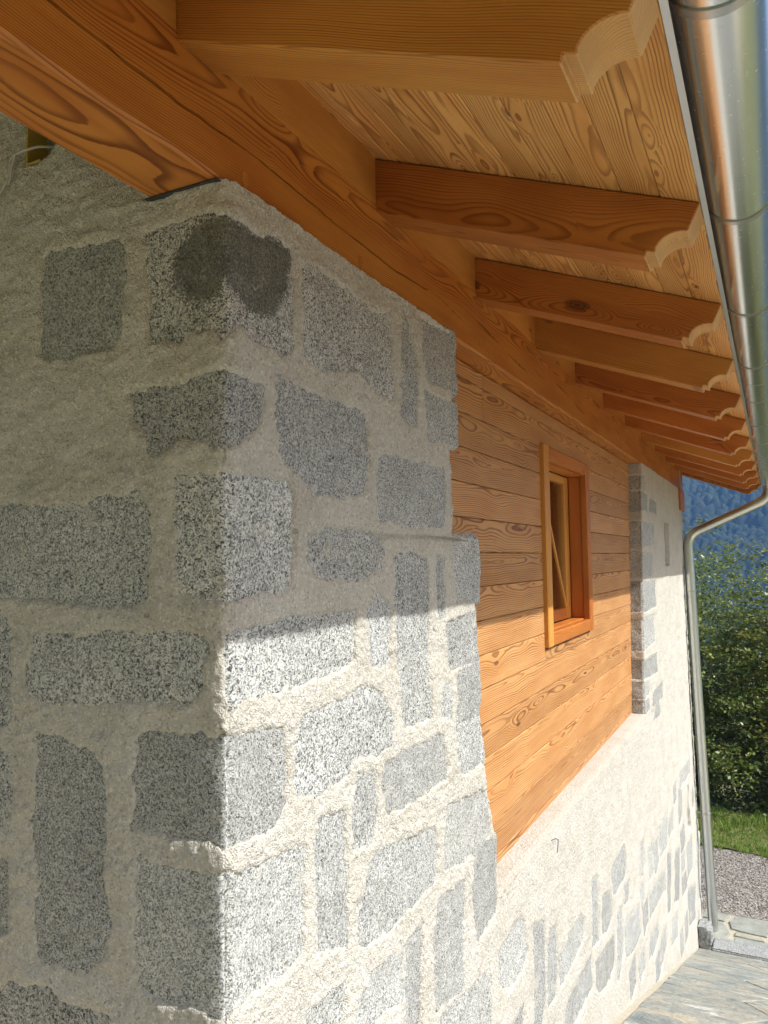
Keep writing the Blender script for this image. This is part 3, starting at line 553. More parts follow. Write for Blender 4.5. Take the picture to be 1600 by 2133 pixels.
# soffit boards on top of the rafters, parallel to the eave
bw = .099; n_b = 0
for i in range(11):
    c0 = .8735 - (i + 1) * bw * math.cos(ANG); y0 = -1.28
    while y0 < 9.55:
        ln = min(_rs.uniform(3.2, 4.6), 9.56 - y0)
        if 9.56 - (y0 + ln) < .8: ln = 9.56 - y0
        xm = c0 + bw * math.cos(ANG) / 2
        mat = Matrix.Translation((xm, y0, 1.1905 - SLOPE * xm + .0012)) @ Matrix.Rotation(ANG, 4, 'Y') @ Matrix(((0, 1, 0, 0), (1, 0, 0, 0), (0, 0, -1, 0), (0, 0, 0, 1)))
        MB().box(.0008, ln - .0008, -bw / 2 + .0010, bw / 2 - .0010, -.022, _rs.uniform(-.0012, .0006), .0022).build('soffit_board', m_soffit, roof, matrix=mat)
        y0 += ln
for n in range(-1, 11):                                                # boards closing the gap between the rafters
    y0 = -.132 + .858 * n + .121
    MB().box(0, .735, -.009, .009, -.078, .080, .001).build('blocking_board', m_raft_gold, roof, matrix=Matrix(((0, 1, 0, -.022), (1, 0, 0, y0), (0, 0, -1, 1.121), (0, 0, 0, 1))))
m_flash = metal('flashing', .60, .36)
MB().box(.8745, .8875, -1.28, 9.56, .8620, .8640).box(.8745, .8765, -1.28, 9.56, .864, .885).build('drip_edge', m_flash, roof)

# ------------------------------------------------------------------ larch cladding of the opening
studs = MB()
studs.box(-.20, -.135, 1.15, 5.85, -1.36, -1.31); [studs.box(-.20, -.1352, y_ - .04, y_ + .04, -1.315, .80) for y_ in (1.35, 2.2, 4.1, 4.9, 5.6)]
clad = studs.build('timber_wall', m_oldwood, house); clad['label'] = 'horizontal larch boards closing the opening between the stone piers'
WY0, WY1, WZ0, WZ1 = 2.815, 3.915, -.487, .60                          # hole for the window
def clad_board(y0, y1, z0, z1):
    ln = y1 - y0
    MB().box(0, ln, -.014, .014, -(z1 - z0) / 2 + .0014, (z1 - z0) / 2 - .0014, .0030).build('board', m_board, clad,
        matrix=Matrix(((0, 1, 0, X_CLAD - .014 + _rs.uniform(-.0012, .0012)), (1, 0, 0, y0), (0, 0, -1, (z0 + z1) / 2), (0, 0, 0, 1))))
zs = [-1.34, -1.257] + [-1.115 + .1425 * k for k in range(15)]
for z0, z1 in zip(zs[:-1], zs[1:]):
    if z0 > Z_BEAM - .01: break
    z1 = min(z1, Z_BEAM - .001)
    if z1 <= WZ0 + .02 or z0 >= WZ1 - .02:
        if _rs.random() < .25 and z0 > WZ1 - .1: clad_board(1.12, 1.9, z0, z1); clad_board(1.9, 5.9, z0, z1)
        else: clad_board(1.12, 5.9, z0, z1)
    else:
        clad_board(1.12, WY0, z0, z1); clad_board(WY1, 5.9, z0, z1)
        if z0 < WZ0 - .004: clad_board(WY0, WY1, z0, WZ0)
        if z1 > WZ1 + .004: clad_board(WY0, WY1, WZ1, z1)

# ------------------------------------------------------------------ window
def plank(x0, x1, y0, y1, z0, z1, name, mat, parent, axis, c=.003):
    """a board of the window; local x follows the grain"""
    cx, cy, cz = (x0 + x1) / 2, (y0 + y1) / 2, (z0 + z1) / 2; dx, dy, dz = (x1 - x0) / 2, (y1 - y0) / 2, (z1 - z0) / 2
    if axis == 'z': m_ = Matrix(((0, 0, 1, cx), (0, 1, 0, cy), (-1, 0, 0, cz), (0, 0, 0, 1))); b = (-dz, dz, -dy, dy, -dx, dx)
    elif axis == 'y': m_ = Matrix(((0, 0, 1, cx), (1, 0, 0, cy), (0, 1, 0, cz), (0, 0, 0, 1))); b = (-dy, dy, -dz, dz, -dx, dx)
    else: m_ = Matrix(((1, 0, 0, cx), (0, 1, 0, cy), (0, 0, 1, cz), (0, 0, 0, 1))); b = (-dx, dx, -dy, dy, -dz, dz)
    return MB().box(*b, c).build(name, mat, parent, matrix=m_)
win = MB()
for y0, y1, z0, z1 in ((2.82, 3.91, -.46, -.43), (2.82, 3.91, .56, .59), (2.82, 2.84, -.43, .56), (3.885, 3.91, -.43, .56)): win.box(-.26, -.13, y0, y1, z0, z1)
win = win.build('window', m_frame, house); win['label'] = 'small deep-set window with red-brown wooden casing'
plank(-.125, -.078, 2.800, 2.895, -.478, .616, 'casing_board', m_sash, win, 'z', .006)
plank(-.125, -.080, 3.835, 3.930, -.476, .612, 'casing_board', m_frame, win, 'z', .006)
plank(-.125, -.083, 2.895, 3.835, .535, .612, 'casing_board', m_frame, win, 'y', .006)
plank(-.125, -.079, 2.895, 3.835, -.476, -.402, 'sill', m_frame, win, 'y', .006)
plank(-.205, -.125, 2.84, 3.885, -.432, -.396, 'reveal_board', m_frame, win, 'y'); plank(-.205, -.125, 2.84, 3.885, .528, .56, 'reveal_board', m_frame, win, 'y')
plank(-.205, -.125, 3.852, 3.885, -.396, .528, 'reveal_board', m_frame, win, 'z'); plank(-.205, -.125, 2.84, 2.878, -.396, .528, 'reveal_board', m_frame, win, 'z')
plank(-.250, -.207, 3.740, 3.850, -.394, .526, 'sash_stile', m_sash, win, 'z'); plank(-.250, -.207, 2.88, 2.965, -.394, .526, 'sash_stile', m_sash, win, 'z')
plank(-.250, -.209, 2.965, 3.740, -.394, -.322, 'sash_rail', m_frame, win, 'y'); plank(-.250, -.209, 2.965, 3.740, .478, .526, 'sash_rail', m_sash, win, 'y')
g = NT('window_glass'); tr = g.n('BsdfTransparent', Color=(.93, .95, .94)); gl = g.n('BsdfGlossy', Roughness=.02, Color=(1, 1, 1))
fre = g.n('Fresnel', IOR=1.5); mx = g.t.nodes.new('ShaderNodeMixShader'); g.put(mx.inputs[0], g.M('MULTIPLY', fre, .6)); g.put(mx.inputs[1], tr); g.put(mx.inputs[2], gl)
g.t.links.new(mx.outputs[0], g.out.inputs[0])
MB().box(-.232, -.227, 2.960, 3.745, -.328, .484).build('pane', g.m, win)
for i, (y0, y1, x_) in enumerate(((3.86, 3.97, -.42), (4.0, 4.07, -.40), (4.11, 4.25, -.47), (4.3, 4.4, -.5), (4.45, 4.6, -.52), (4.7, 4.82, -.55))):   # shutters and battens leaning inside
    plank(x_ - .02, x_, y0, y1, -.7, .75, 'inner_plank', m_oldwood, win, 'z')
stick_a = Vector((-.198, 3.670, -.316)); stick_b = Vector((-.196, 3.30, .22)); dv = stick_b - stick_a
zx = dv.normalized(); zy = Vector((1, 0, 0)); zy = (zy - zx * zy.dot(zx)).normalized(); zz_ = zx.cross(zy)
o = MB().box(0, dv.length, -.006, .006, -.011, .011, .001).build('wooden_lath', m_sash, None, matrix=Matrix(((zx.x, zy.x, zz_.x, stick_a.x), (zx.y, zy.y, zz_.y, stick_a.y), (zx.z, zy.z, zz_.z, stick_a.z), (0, 0, 0, 1))))
tag(o, 'thin pale wooden lath leaning diagonally in the window opening', 'lath')

# ------------------------------------------------------------------ gutter and downpipe
GR, GX = .085, .957
def gz(y): return .957 - .0078 * (y + 1)                                # falls towards the outlet
def gutter_sheet(y0, y1, r0, r1, a0=-4, a1=184, seg=36, ny=8, bead=True):
    prof = [(GX - r1 * math.cos(math.radians(t)), -r1 * math.sin(math.radians(t))) for t in np.linspace(a0, a1, seg)]
    inn = [(GX - r0 * math.cos(math.radians(t)), -r0 * math.sin(math.radians(t))) for t in np.linspace(a1, a0, seg)]
    pr = prof + inn; yy = np.linspace(y0, y1, ny); V = [(x, y, gz(y) + z) for y in yy for x, z in pr]; k = len(pr)
    F = [(j * k + i, j * k + (i + 1) % k, (j + 1) * k + (i + 1) % k, (j + 1) * k + i) for j in range(ny - 1) for i in range(k)]
    F += [(i, i + 1, k - 2 - i, k - 1 - i) for i in range(seg - 1)] + [((ny - 1) * k + k - 1 - i, (ny - 1) * k + k - 2 - i, (ny - 1) * k + i + 1, (ny - 1) * k + i) for i in range(seg - 1)]
    return V, F
gut = MB(); gut.add(*gutter_sheet(-1.25, 9.42, GR - .0015, GR))
gut.tube([(GX + GR + .006, y, gz(y) + .006) for y in (-1.25, 2, 5, 9.42)], .008, 10)
gutter = gut.build('rain_gutter', m_steel); smooth_by_angle(gutter, 35)
tag(gutter, 'shiny half-round metal gutter running along the eave', 'gutter')
m_bracket = metal('bracket_steel', .50, .3)
for n in range(-1, 11):
    y_ = .878 + .858 * (n - 1)
    b_ = MB(); b_.add(*gutter_sheet(y_, y_ + .022, GR + .0003, GR + .0035, -12, 180, 30, 2)); b_ = b_.build('bracket', m_bracket, gutter); smooth_by_angle(b_, 35)
for y_ in (2.98, 6.1):
    b_ = MB(); b_.add(*gutter_sheet(y_, y_ + .05, GR + .0002, GR + .0014, -4, 184, 30, 2)); b_ = b_.build('joint_sleeve', m_steel, gutter); smooth_by_angle(b_, 35)
cap = MB(); cap.add([(GX, 9.42, gz(9.42))] + [(GX - GR * math.cos(t), 9.42, gz(9.42) - GR * math.sin(t)) for t in np.linspace(0, math.pi, 20)], [(0, i, i + 1) for i in range(1, 20)])
cap.build('end_cap', m_steel, gutter)
def bez(p0, p1, p2, n=8):
    p0, p1, p2 = map(Vector, (p0, p1, p2)); return [(p0 * (1 - t) ** 2 + p1 * 2 * t * (1 - t) + p2 * t * t) for t in np.linspace(0, 1, n)]
PR = .056; GY = 8.93
p_out = Vector((.957, GY, gz(GY) - .078)); p_e1 = Vector((.957, GY, .655)); p_e2 = Vector((.062, 8.80, .245)); p_bot = Vector((.178, 8.80, -4.38))
d1 = (p_e2 - p_e1).normalized(); d2 = (p_bot - p_e2).normalized()
pipe = MB().tube([p_e2 + d2 * .16, p_bot], PR, 24).build('downpipe', m_zinc); smooth_by_angle(pipe, 50)
tag(pipe, 'grey metal downpipe at the far corner of the house', 'downpipe')
for nm, pts, r_ in (('outlet', [p_out, p_e1 - Vector((0, 0, -.09))], PR - .002), ('elbow', bez(p_e1 + Vector((0, 0, .09)), p_e1, p_e1 + d1 * .12), PR + .002), ('sloping_pipe', [p_e1 + d1 * .11, p_e2 - d1 * .10], PR - .0015), ('elbow', bez(p_e2 - d1 * .13, p_e2, p_e2 + d2 * .17, 12), PR + .002)):
    o = MB().tube(pts, r_, 24).build(nm, m_zinc, pipe); smooth_by_angle(o, 50)
for z_ in (-.43, -3.05):
    t = (z_ - p_e2.z) / (p_bot.z - p_e2.z); c = p_e2.lerp(p_bot, t)
    cl = MB().tube([c + d2 * -.012, c + d2 * .012], PR + .006, 24); cl.box(-.02, c.x - PR + .004, c.y - .006, c.y + .006, z_ - .006, z_ + .006)
    cl.box(c.x - .012, c.x + .012, c.y - PR - .022, c.y - PR - .002, z_ - .008, z_ + .008)
    o = cl.build('pipe_clamp', m_bracket, pipe); smooth_by_angle(o, 50)
m_white = NT('white_cable').fin(Base_Color=(.42, .40, .35), Roughness=.5)
o = MB().tube(bez((-.01, 8.86, .56), (.03, 8.80, .42), (.085, 8.80, .33), 12) , .0055, 8).build('cable', m_white); smooth_by_angle(o)
tag(o, 'thin loose cable hanging from the cross beam above the downpipe', 'cable')

o = MB().tube([(-.01, 2.40, -1.335), (.022, 2.43, -1.325), (.028, 2.45, -1.335), (.024, 2.46, -1.365), (.020, 2.455, -1.40)], .0018, 6).build('bent_wire', m_felt); smooth_by_angle(o)
tag(o, 'short dark bent wire sticking out of the mortar below the cladding', 'wire')
# ------------------------------------------------------------------ junction box and lead under the near beam
m_yel = NT('yellow_box'); m_yel = m_yel.fin(Base_Color=(.42, .31, .05), Roughness=.6)
m_blk = NT('painted_shade_black').fin(Base_Color=(.01, .01, .01), Roughness=.9)  # black that stands for shade inside the box
jb = MB().box(-.612, -.606, -.004, .085, .99, 1.09).box(-.612, -.49, .08, .086, .99, 1.09).box(-.612, -.56, -.004, .085, .985, .99).build('junction_box', m_yel)
tag(jb, 'yellow electrical box set into the mortar under the beam', 'junction box')
MB().box(-.56, -.50, .074, .079, 1.0, 1.06).build('opening_shade', m_blk, jb)  # black plate: the shade within the opening, painted as colour
pts = [Vector(p) for p in ((-.53, .05, 1.035), (-.565, -.005, 1.022), (-.60, -.018, 1.015), (-.628, -.020, 1.012), (-.645, -.018, .985), (-.652, -.016, .955), (-.660, -.016, .945))]
lead = MB().tube(pts, .0032, 8); lead.tube([(-.628, -.022, 1.012), (-.648, -.020, 1.0), (-.655, -.016, .965), (-.69, -.014, .93), (-.76, -.012, .915)], .0030, 8)
lead = lead.build('cable', m_white); smooth_by_angle(lead)
tag(lead, 'white cable looping out of the yellow junction box', 'cable')

# ================================================================== ground
def slate(name, warm=.5, sc=1.0):
    g = NT(name); p = g.obj(); rnd = g.n('ObjectInfo', out=5)
    q = g.n('VectorMath', props={'operation': 'ADD'}, i0=p, i1=g.xyz(g.M('MULTIPLY', rnd, 31.0), g.M('MULTIPLY', rnd, 17.0), 0.0))
    a = g.noise(g.n('Mapping', Vector=q, Scale=(1.0, 1.15, 1.0)), 3.0 * sc, 5, .6, 1.2)
    c = g.ramp(a, [(.28, (.10, .115, .115)), (.42, (.185, .20, .19)), (.55, (.265, .255, .22)), (.66, (.32, .275, .205)), (.78, (.45, .43, .37))])
    v = g.noise(g.n('Mapping', Vector=q, Scale=(.9, 2.2, 1.0)), 2.6 * sc, 4, .6, .8)
    c = g.mix(g.M('MULTIPLY', g.sm(.58, .70, v), .6), c, (.60, .58, .53))
    c = g.mix(g.M('MULTIPLY', g.sm(.42, .30, v), .5), c, (.17, .18, .175))
    f_ = g.noise(q, 17.0, 4, .65); c = g.mix(g.M('MULTIPLY', g.sm(.54, .70, f_), .55), c, (.13, .14, .135)); c = g.mix(g.M('MULTIPLY', g.sm(.44, .30, f_), .4), c, (.48, .46, .40))
    c = g.n('VectorMath', props={'operation': 'SCALE'}, i0=c, Scale=g.M('MULTIPLY_ADD', rnd, .22, .95))
    return g.fin(Base_Color=c, Roughness=.62, Normal=g.bump(g.M('ADD', a, g.noise(p, 40.0, 3)), .8, .02))
m_slate = slate('slate_paving')
g = NT('warm_bounce_ground'); _p = g.obj(); m_warm = g.fin(Base_Color=g.mix(g.noise(_p, 8.0, 4), (.58, .49, .36), (.50, .415, .29)), Roughness=.95)  # warm tone for the unseen ground added as a light bounce
g = NT('blue_slate'); _p = g.obj(); _r = g.n('ObjectInfo', out=5); _a = g.noise(_p, 9.0, 5, .6)
_c = g.mix(_r, g.ramp(_a, [(.3, (.15, .175, .18)), (.7, (.28, .31, .31))]), g.ramp(_a, [(.3, (.26, .24, .18)), (.7, (.38, .36, .29))]))
m_blue = g.fin(Base_Color=_c, Roughness=.7, Normal=g.bump(_a, .5, .01))
g = NT('paving_joint'); _p = g.obj()
m_joint = g.fin(Base_Color=g.mix(g.noise(_p, 14.0, 4), (.36, .31, .23), (.46, .42, .35)), Roughness=.95, Normal=g.bump(g.noise(_p, 90.0, 4), .7, .01))
g = NT('gravel'); _p = g.obj(); vo = g.t.nodes.new('ShaderNodeTexVoronoi'); g.put(vo.inputs['Vector'], _p); vo.inputs['Scale'].default_value = 38
k = g.sep(vo.outputs['Color'])
m_gravel = g.fin(Base_Color=g.mix(k[0], (.17, .148, .128), (.33, .295, .26)), Roughness=.95, Normal=g.bump(vo.outputs['Distance'], .9, .015))
g = NT('pebble'); _t = g.n('Attribute', out=2, props={'attribute_name': 'tint'})
m_pebble = g.fin(Base_Color=g.ramp(_t, [(0, (.125, .11, .098)), (.45, (.235, .205, .18)), (.85, (.33, .30, .27)), (1, (.66, .63, .60))]), Roughness=.85)
g = NT('grass_ground'); _p = g.obj(); _a = g.noise(_p, .35, 5, .6); _b = g.noise(_p, 9.0, 4)
m_ground = g.fin(Base_Color=g.mix(g.M('MULTIPLY', _b, .8), g.mix(_a, (.125, .150, .034), (.20, .180, .060)), (.085, .085, .030)), Roughness=.95, Normal=g.bump(_b, .8, .05))
g = NT('grass_blade'); _t = g.n('Attribute', out=2, props={'attribute_name': 'tint'})
_c = g.ramp(_t, [(0, (.10, .185, .024)), (.6, (.22, .34, .042)), (.9, (.33, .37, .08)), (1, (.34, .27, .12))])
trn = g.n('BsdfTranslucent', Color=_c); mx = g.t.nodes.new('ShaderNodeMixShader'); mx.inputs[0].default_value = .35
g.put(g.bsdf.inputs['Base Color'], _c); g.bsdf.inputs['Roughness'].default_value = .5
g.put(mx.inputs[1], g.bsdf.outputs[0]); g.put(mx.inputs[2], trn); g.t.links.new(mx.outputs[0], g.out.inputs[0]); m_blade = g.m
def leaf_mat(name, stops):
    g = NT(name); t = g.n('Attribute', out=2, props={'attribute_name': 'tint'}); c = g.ramp(t, stops)
    tr = g.n('BsdfTranslucent', Color=g.n('VectorMath', props={'operation': 'SCALE'}, i0=c, Scale=1.15)); mx = g.t.nodes.new('ShaderNodeMixShader'); mx.inputs[0].default_value = .32
    g.put(g.bsdf.inputs['Base Color'], c); g.bsdf.inputs['Roughness'].default_value = .42
    g.put(mx.inputs[1], g.bsdf.outputs[0]); g.put(mx.inputs[2], tr); g.t.links.new(mx.outputs[0], g.out.inputs[0]); return g.m
m_leaf_green = leaf_mat('beech_leaf', [(0, (.045, .078, .014)), (.45, (.115, .155, .028)), (.8, (.23, .245, .042)), (1, (.40, .33, .06))])
m_leaf_gold = leaf_mat('autumn_beech_leaf', [(0, (.065, .085, .014)), (.45, (.17, .175, .026)), (.8, (.32, .26, .034)), (1, (.44, .28, .045))])
g = NT('bark'); _p = g.obj(); _a = g.noise(g.n('Mapping', Vector=_p, Scale=(1, 1, .25)), 30.0, 4)
m_bark = g.fin(Base_Color=g.ramp(_a, [(.3, (.05, .042, .035)), (.7, (.13, .115, .095))]), Roughness=.9, Normal=g.bump(_a, .6, .02))

def ground_z(y):
    y = np.asarray(y, float); near = ramp_z(y) - .07
    added_hill = -1.73 + .62 * np.clip(-3.2 - y, 0, 110)                      # unseen rise added behind the camera: blocks low sky, bounces warm light
    drop = .62 * np.clip(y - 13.0, 0, 1.6)                               # the bank falls away behind its crest
    return np.where(y < -3.2, added_hill, np.where(y < 14.6, near - drop, np.where(y < 400, -5.46 - .13 * (y - 14.6), -55.5)))
gy = np.unique(np.concatenate([np.linspace(-900, -12, 20), np.arange(-12, 16, .4), [13.0, 14.6, .4, 8.24, 8.245], np.linspace(16, 60, 16), np.linspace(60, 430, 14), [700, 1300]]))
gx = np.unique(np.concatenate([np.linspace(-1300, -20, 14), np.arange(-20, 20, .8), np.linspace(20, 1300, 14)]))
GX_, GY_ = np.meshgrid(gx, gy); GZ_ = ground_z(GY_) + np.where(np.abs(GX_) > 6, .35 * fbm(GX_ / 9, GY_ / 9, 2, 2), 0) * (GY_ > 12)
GZ_ = GZ_ + np.where((GX_ > 12) & (GY_ < 12) & (GY_ > -3), -.11 * (GX_ - 12) * np.exp(-np.abs(GX_) / 160), 0)
o = mesh_obj('ground', np.stack([GX_, GY_, GZ_], -1).reshape(-1, 3), grid_faces(len(gy), len(gx)), m_ground, smooth=True); tag(o, kind='structure')

# paving: bed on the slope, slabs as pieces of their own
bx, by = np.linspace(-.05, 3.4, 12), np.concatenate([np.linspace(-3.2, .4, 6), np.linspace(.42, 8.24, 30)])
BX, BY = np.meshgrid(bx, by); pave = mesh_obj('paving', np.stack([BX, BY, ramp_z(np.minimum(BY, 8.2399)) - .020 + 0 * BX], -1).reshape(-1, 3), grid_faces(len(by), len(bx)), m_joint)
tag(pave, kind='structure')
bx2 = np.linspace(-4.5, -.05, 8); by2 = np.linspace(-3.2, -.03, 4); B1, B2 = np.meshgrid(bx2, by2)
tag(mesh_obj('bounce_terrace', np.stack([B1, B2, 0 * B1 - 1.675], -1).reshape(-1, 3), grid_faces(len(by2), len(bx2)), m_warm), kind='structure')  # unseen ground added to bounce warm light onto the gable wall
bx3 = np.linspace(3.4, 11.5, 10); by3 = np.concatenate([np.linspace(-3.2, .4, 6), np.linspace(.42, 9.3, 20)]); B1, B2 = np.meshgrid(bx3, by3)
tag(mesh_obj('bounce_apron', np.stack([B1, B2, ramp_z(np.minimum(B2, 8.2399)) - .03], -1).reshape(-1, 3), grid_faces(len(by3), len(bx3)), m_warm), kind='structure')  # unseen apron added beside the paving to bounce warm light up to the soffit
def slab(name, poly, zf, mat, parent, thick=.035, up=.0, n=3):
    """one paving slab: uneven outline, bevelled rim, top following zf"""
    P = []; m_ = len(poly)
    for i in range(m_):
        a, b = Vector(poly[i]), Vector(poly[(i + 1) % m_])
        for k in range(n):
            p = a.lerp(b, (k + _rs.uniform(-.2, .2) * (k > 0)) / n); d = (b - a).normalized()
            P.append(p + Vector((-d.y, d.x)) * (_rs.uniform(-.007, .007) if k else 0))
    c = sum(P, Vector((0, 0))) / len(P); N = len(P); V = []; F = []
    for sc, dz in ((1, -thick), (1, -.006), (None, 0)):
        for p in P:
            q = p if sc else p + (c - p).normalized() * .008
            V.append((q.x, q.y, float(zf(q.x, q.y)) + up + dz + (_rs.uniform(-.0015, .0015) if dz > -thick else 0)))
    for r_ in range(2): F += [(r_ * N + i, r_ * N + (i + 1) % N, (r_ + 1) * N + (i + 1) % N, (r_ + 1) * N + i) for i in range(N)]
    V.append((c.x, c.y, float(zf(c.x, c.y)) + up + .001)); F += [(2 * N + i, 2 * N + (i + 1) % N, 3 * N) for i in range(N)]
    return mesh_obj(name, V, F, mat, parent)
def flagstones(x0, x1, y0, y1, cw, ch, gap, zf, mat, parent, up):
    """irregular flags: a jittered lattice, every flag drawn in by half a joint"""
    nx, ny = round((x1 - x0) / cw), round((y1 - y0) / ch)
    P = [[Vector((x0 + (x1 - x0) * i / nx + (_rs.uniform(-.30, .30) * cw if 0 < i < nx else 0) + (.25 * cw * (-1) ** j if 0 < i < nx else 0), y0 + (y1 - y0) * j / ny + (_rs.uniform(-.24, .24) * ch if 0 < j < ny else 0))) for i in range(nx + 1)] for j in range(ny + 1)]
    for j in range(ny):
        for i in range(nx):
            q = [P[j][i], P[j][i + 1], P[j + 1][i + 1], P[j + 1][i]]; c = sum(q, Vector((0, 0))) / 4
            slab('slab', [p + (c - p).normalized() * gap * .75 for p in q], zf, mat, parent, up=up, n=4)
rz = lambda x, y: ramp_z(min(y, 8.2399))
flagstones(.06, 3.35, .45, 8.22, .62, .55, .012, rz, m_slate, pave, -.004)
flagstones(.02, 3.35, -3.15, .43, .7, .6, .012, rz, m_slate, pave, -.004)
# kerb of dressed granite across the foot of the slope
for x0, x1 in ((.20, 1.15), (1.16, 2.2), (2.21, 3.35)):
    b = bmesh.new(); bmesh.ops.create_cube(b, size=1)
    for v in b.verts: v.co = Vector(((x0 + x1) / 2 + v.co.x * (x1 - x0), 8.395 + v.co.y * .30, -4.43 + v.co.z * .16))
    bmesh.ops.subdivide_edges(b, edges=b.edges[:], cuts=5, use_grid_fill=True); bmesh.ops.bevel(b, geom=[e for e in b.edges if e.calc_face_angle(0) > 1], offset=.012, segments=2, affect='EDGES')
    for v in b.verts: v.co += Vector((random.uniform(-1, 1), random.uniform(-1, 1), random.uniform(-1, 1))) * .003
    me = bpy.data.meshes.new('kerb_stone'); b.to_mesh(me); b.free(); me.materials.append(m_kerb); o = bpy.data.objects.new('kerb_stone', me); COL.objects.link(o); o.parent = pave
# broken granite block at the foot of the wall
b = bmesh.new(); bmesh.ops.create_cube(b, size=1); bmesh.ops.subdivide_edges(b, edges=b.edges[:], cuts=6, use_grid_fill=True)
for v in b.verts:
    c = v.co.copy(); k = .030 * (fbm(np.array([c.x * 3 + 5]), np.array([c.y * 3 + c.z * 4]), 3, 3)[0]); cut = max(0, c.x + c.z - .55) * .6
    v.co = Vector((.135 + (c.x - cut * .5) * .12 * (1 + .15 * c.z) + k, 8.36 + c.y * .22 + k, -4.26 + (c.z - cut * .6) * .24 + k * .8))
me = bpy.data.meshes.new('granite_block'); b.to_mesh(me); b.free(); me.materials.append(m_kerb); o = bpy.data.objects.new('granite_block', me); COL.objects.link(o)
tag(o, 'rough broken granite block between the wall foot and the downpipe', 'stone block')
# strip of crazy paving behind the kerb
mort = mesh_obj('path', [(-3, 8.50, -4.405), (3.5, 8.50, -4.405), (3.5, 9.36, -4.405), (-3, 9.36, -4.405)], [(0, 1, 2, 3)], m_joint); tag(mort, kind='structure')
flat = lambda x, y: -4.385
for poly in (((.02, 8.58), (.30, 8.57), (.36, 8.80), (.26, 9.06), (.02, 9.08)), ((.40, 8.57), (.95, 8.57), (.98, 8.70), (.42, 8.72)), ((.40, 8.76), (.72, 8.74), (.70, 8.84), (.42, 8.86)), ((.36, 8.93), (.48, 8.90), (.74, 8.88), (.80, 9.02), (.76, 9.28), (.40, 9.30), (.33, 9.10)),
             ((.02, 9.12), (.28, 9.10), (.33, 9.30), (.05, 9.32)), ((.86, 8.80), (1.3, 8.74), (1.36, 9.2), (.9, 9.28)), ((1.02, 8.58), (1.6, 8.58), (1.55, 8.70), (1.04, 8.70)), ((1.42, 8.78), (1.9, 8.66), (2.0, 9.25), (1.46, 9.2)), ((2.0, 8.6), (2.7, 8.6), (2.6, 9.2), (2.1, 9.2)), ((2.76, 8.62), (3.4, 8.62), (3.4, 9.25), (2.7, 9.2)), ((-.9, 8.95), (-.05, 8.95), (-.05, 9.3), (-.8, 9.3))):
    slab('slab', poly, flat, m_blue, mort, up=.0)
# gravel yard
ex = np.linspace(-6, 9, 40); eg = 11.62 - .32 * ex * (ex > -1) + .12 * np.sin(ex * 2.3)
gv = [(x, 9.34, -4.40) for x in ex] + [(x, y, -4.40) for x, y in zip(ex, eg)]
gra = mesh_obj('gravel_yard', gv, [(i, i + 1, 41 + i, 40 + i) for i in range(39)], m_gravel); tag(gra, kind='structure')
n = 9000; px = RNG.uniform(-1.6, 2.6, n); py = 9.36 + (RNG.random(n)) * (np.interp(px, ex, eg) - 9.38)
sz = RNG.uniform(.006, .015, n); oct_ = np.array([(1, 0, 0), (0, 1, 0), (-1, 0, 0), (0, -1, 0), (0, 0, .7), (0, 0, -.5)], float)
Vp = oct_[None] * sz[:, None, None] * RNG.uniform(.7, 1.3, (n, 6, 3)); a = RNG.uniform(0, 6.28, n); ca, sa = np.cos(a), np.sin(a)
Vp = np.stack([Vp[..., 0] * ca[:, None] - Vp[..., 1] * sa[:, None] + px[:, None], Vp[..., 0] * sa[:, None] + Vp[..., 1] * ca[:, None] + py[:, None], Vp[..., 2] - 4.398 + sz[:, None] * .25], -1)
of = np.array([(0, 1, 4), (1, 2, 4), (2, 3, 4), (3, 0, 4), (1, 0, 5), (2, 1, 5), (3, 2, 5), (0, 3, 5)])
o = mesh_obj('pebbles', Vp.reshape(-1, 3), (of[None] + (np.arange(n) * 6)[:, None, None]).reshape(-1, 3), m_pebble, attrs={'tint': np.repeat(RNG.random(n) ** 1.2, 6)})
tag(o, 'brown-grey crushed gravel in front of the grass', 'gravel', kind='stuff')
# grass bank
def blades(n, xr, yr, hgt, zf, name, label, dry=.08):
    x = RNG.uniform(*xr, n); y = RNG.uniform(*yr, n); ok = y > np.interp(x, ex, eg) - .06 + .1 * pnoise(x * 4, y * 4, 8); x, y = x[ok], y[ok]; n = len(x)
    h = hgt * RNG.uniform(.45, 1.25, n) * (1 + .6 * (pnoise(x * 1.7, y * 1.7, 9))); a = RNG.uniform(0, 6.28, n); w = RNG.uniform(.003, .007, n); le = h * RNG.uniform(.1, .6, n); b = RNG.uniform(0, 6.28, n)
    z = zf(x, y); V = []
    for t, ww in ((0, 1), (.55, .8), (1, .05)):
        ox = le * t * t * np.cos(b); oy = le * t * t * np.sin(b)
        for s_ in (-1, 1): V.append(np.stack([x + ox + s_ * w * ww * np.cos(a), y + oy + s_ * w * ww * np.sin(a), z + h * t * (1 - .15 * t)], -1))
    V = np.stack(V, 1).reshape(-1, 3); i = (np.arange(n) * 6)[:, None]
    F = np.concatenate([i + np.array([[0, 1, 3, 2]]), i + np.array([[2, 3, 5, 4]])])
    tint = np.clip(RNG.beta(2, 3, n) + (RNG.random(n) < dry) * .6, 0, 1)
    o = mesh_obj(name, V, F, m_blade, attrs={'tint': np.repeat(tint, 6)}); tag(o, label, 'grass', kind='stuff')
bank = lambda x, y: ground_z(y) + .09 + .12 * sstep(11.4, 13, y) + .03 * pnoise(x, y, 3)
bxs = np.linspace(-6, 9, 40); bys = np.linspace(0, 1, 12)
BV = [(x, yy, float(bank(np.array(x), np.array(yy)))) for t in bys for x, e0 in zip(bxs, np.interp(bxs, ex, eg)) for yy in [e0 + (16.6 - e0) * t]]
tag(mesh_obj('grass_bank', BV, grid_faces(12, 40), m_ground, smooth=True), kind='structure')
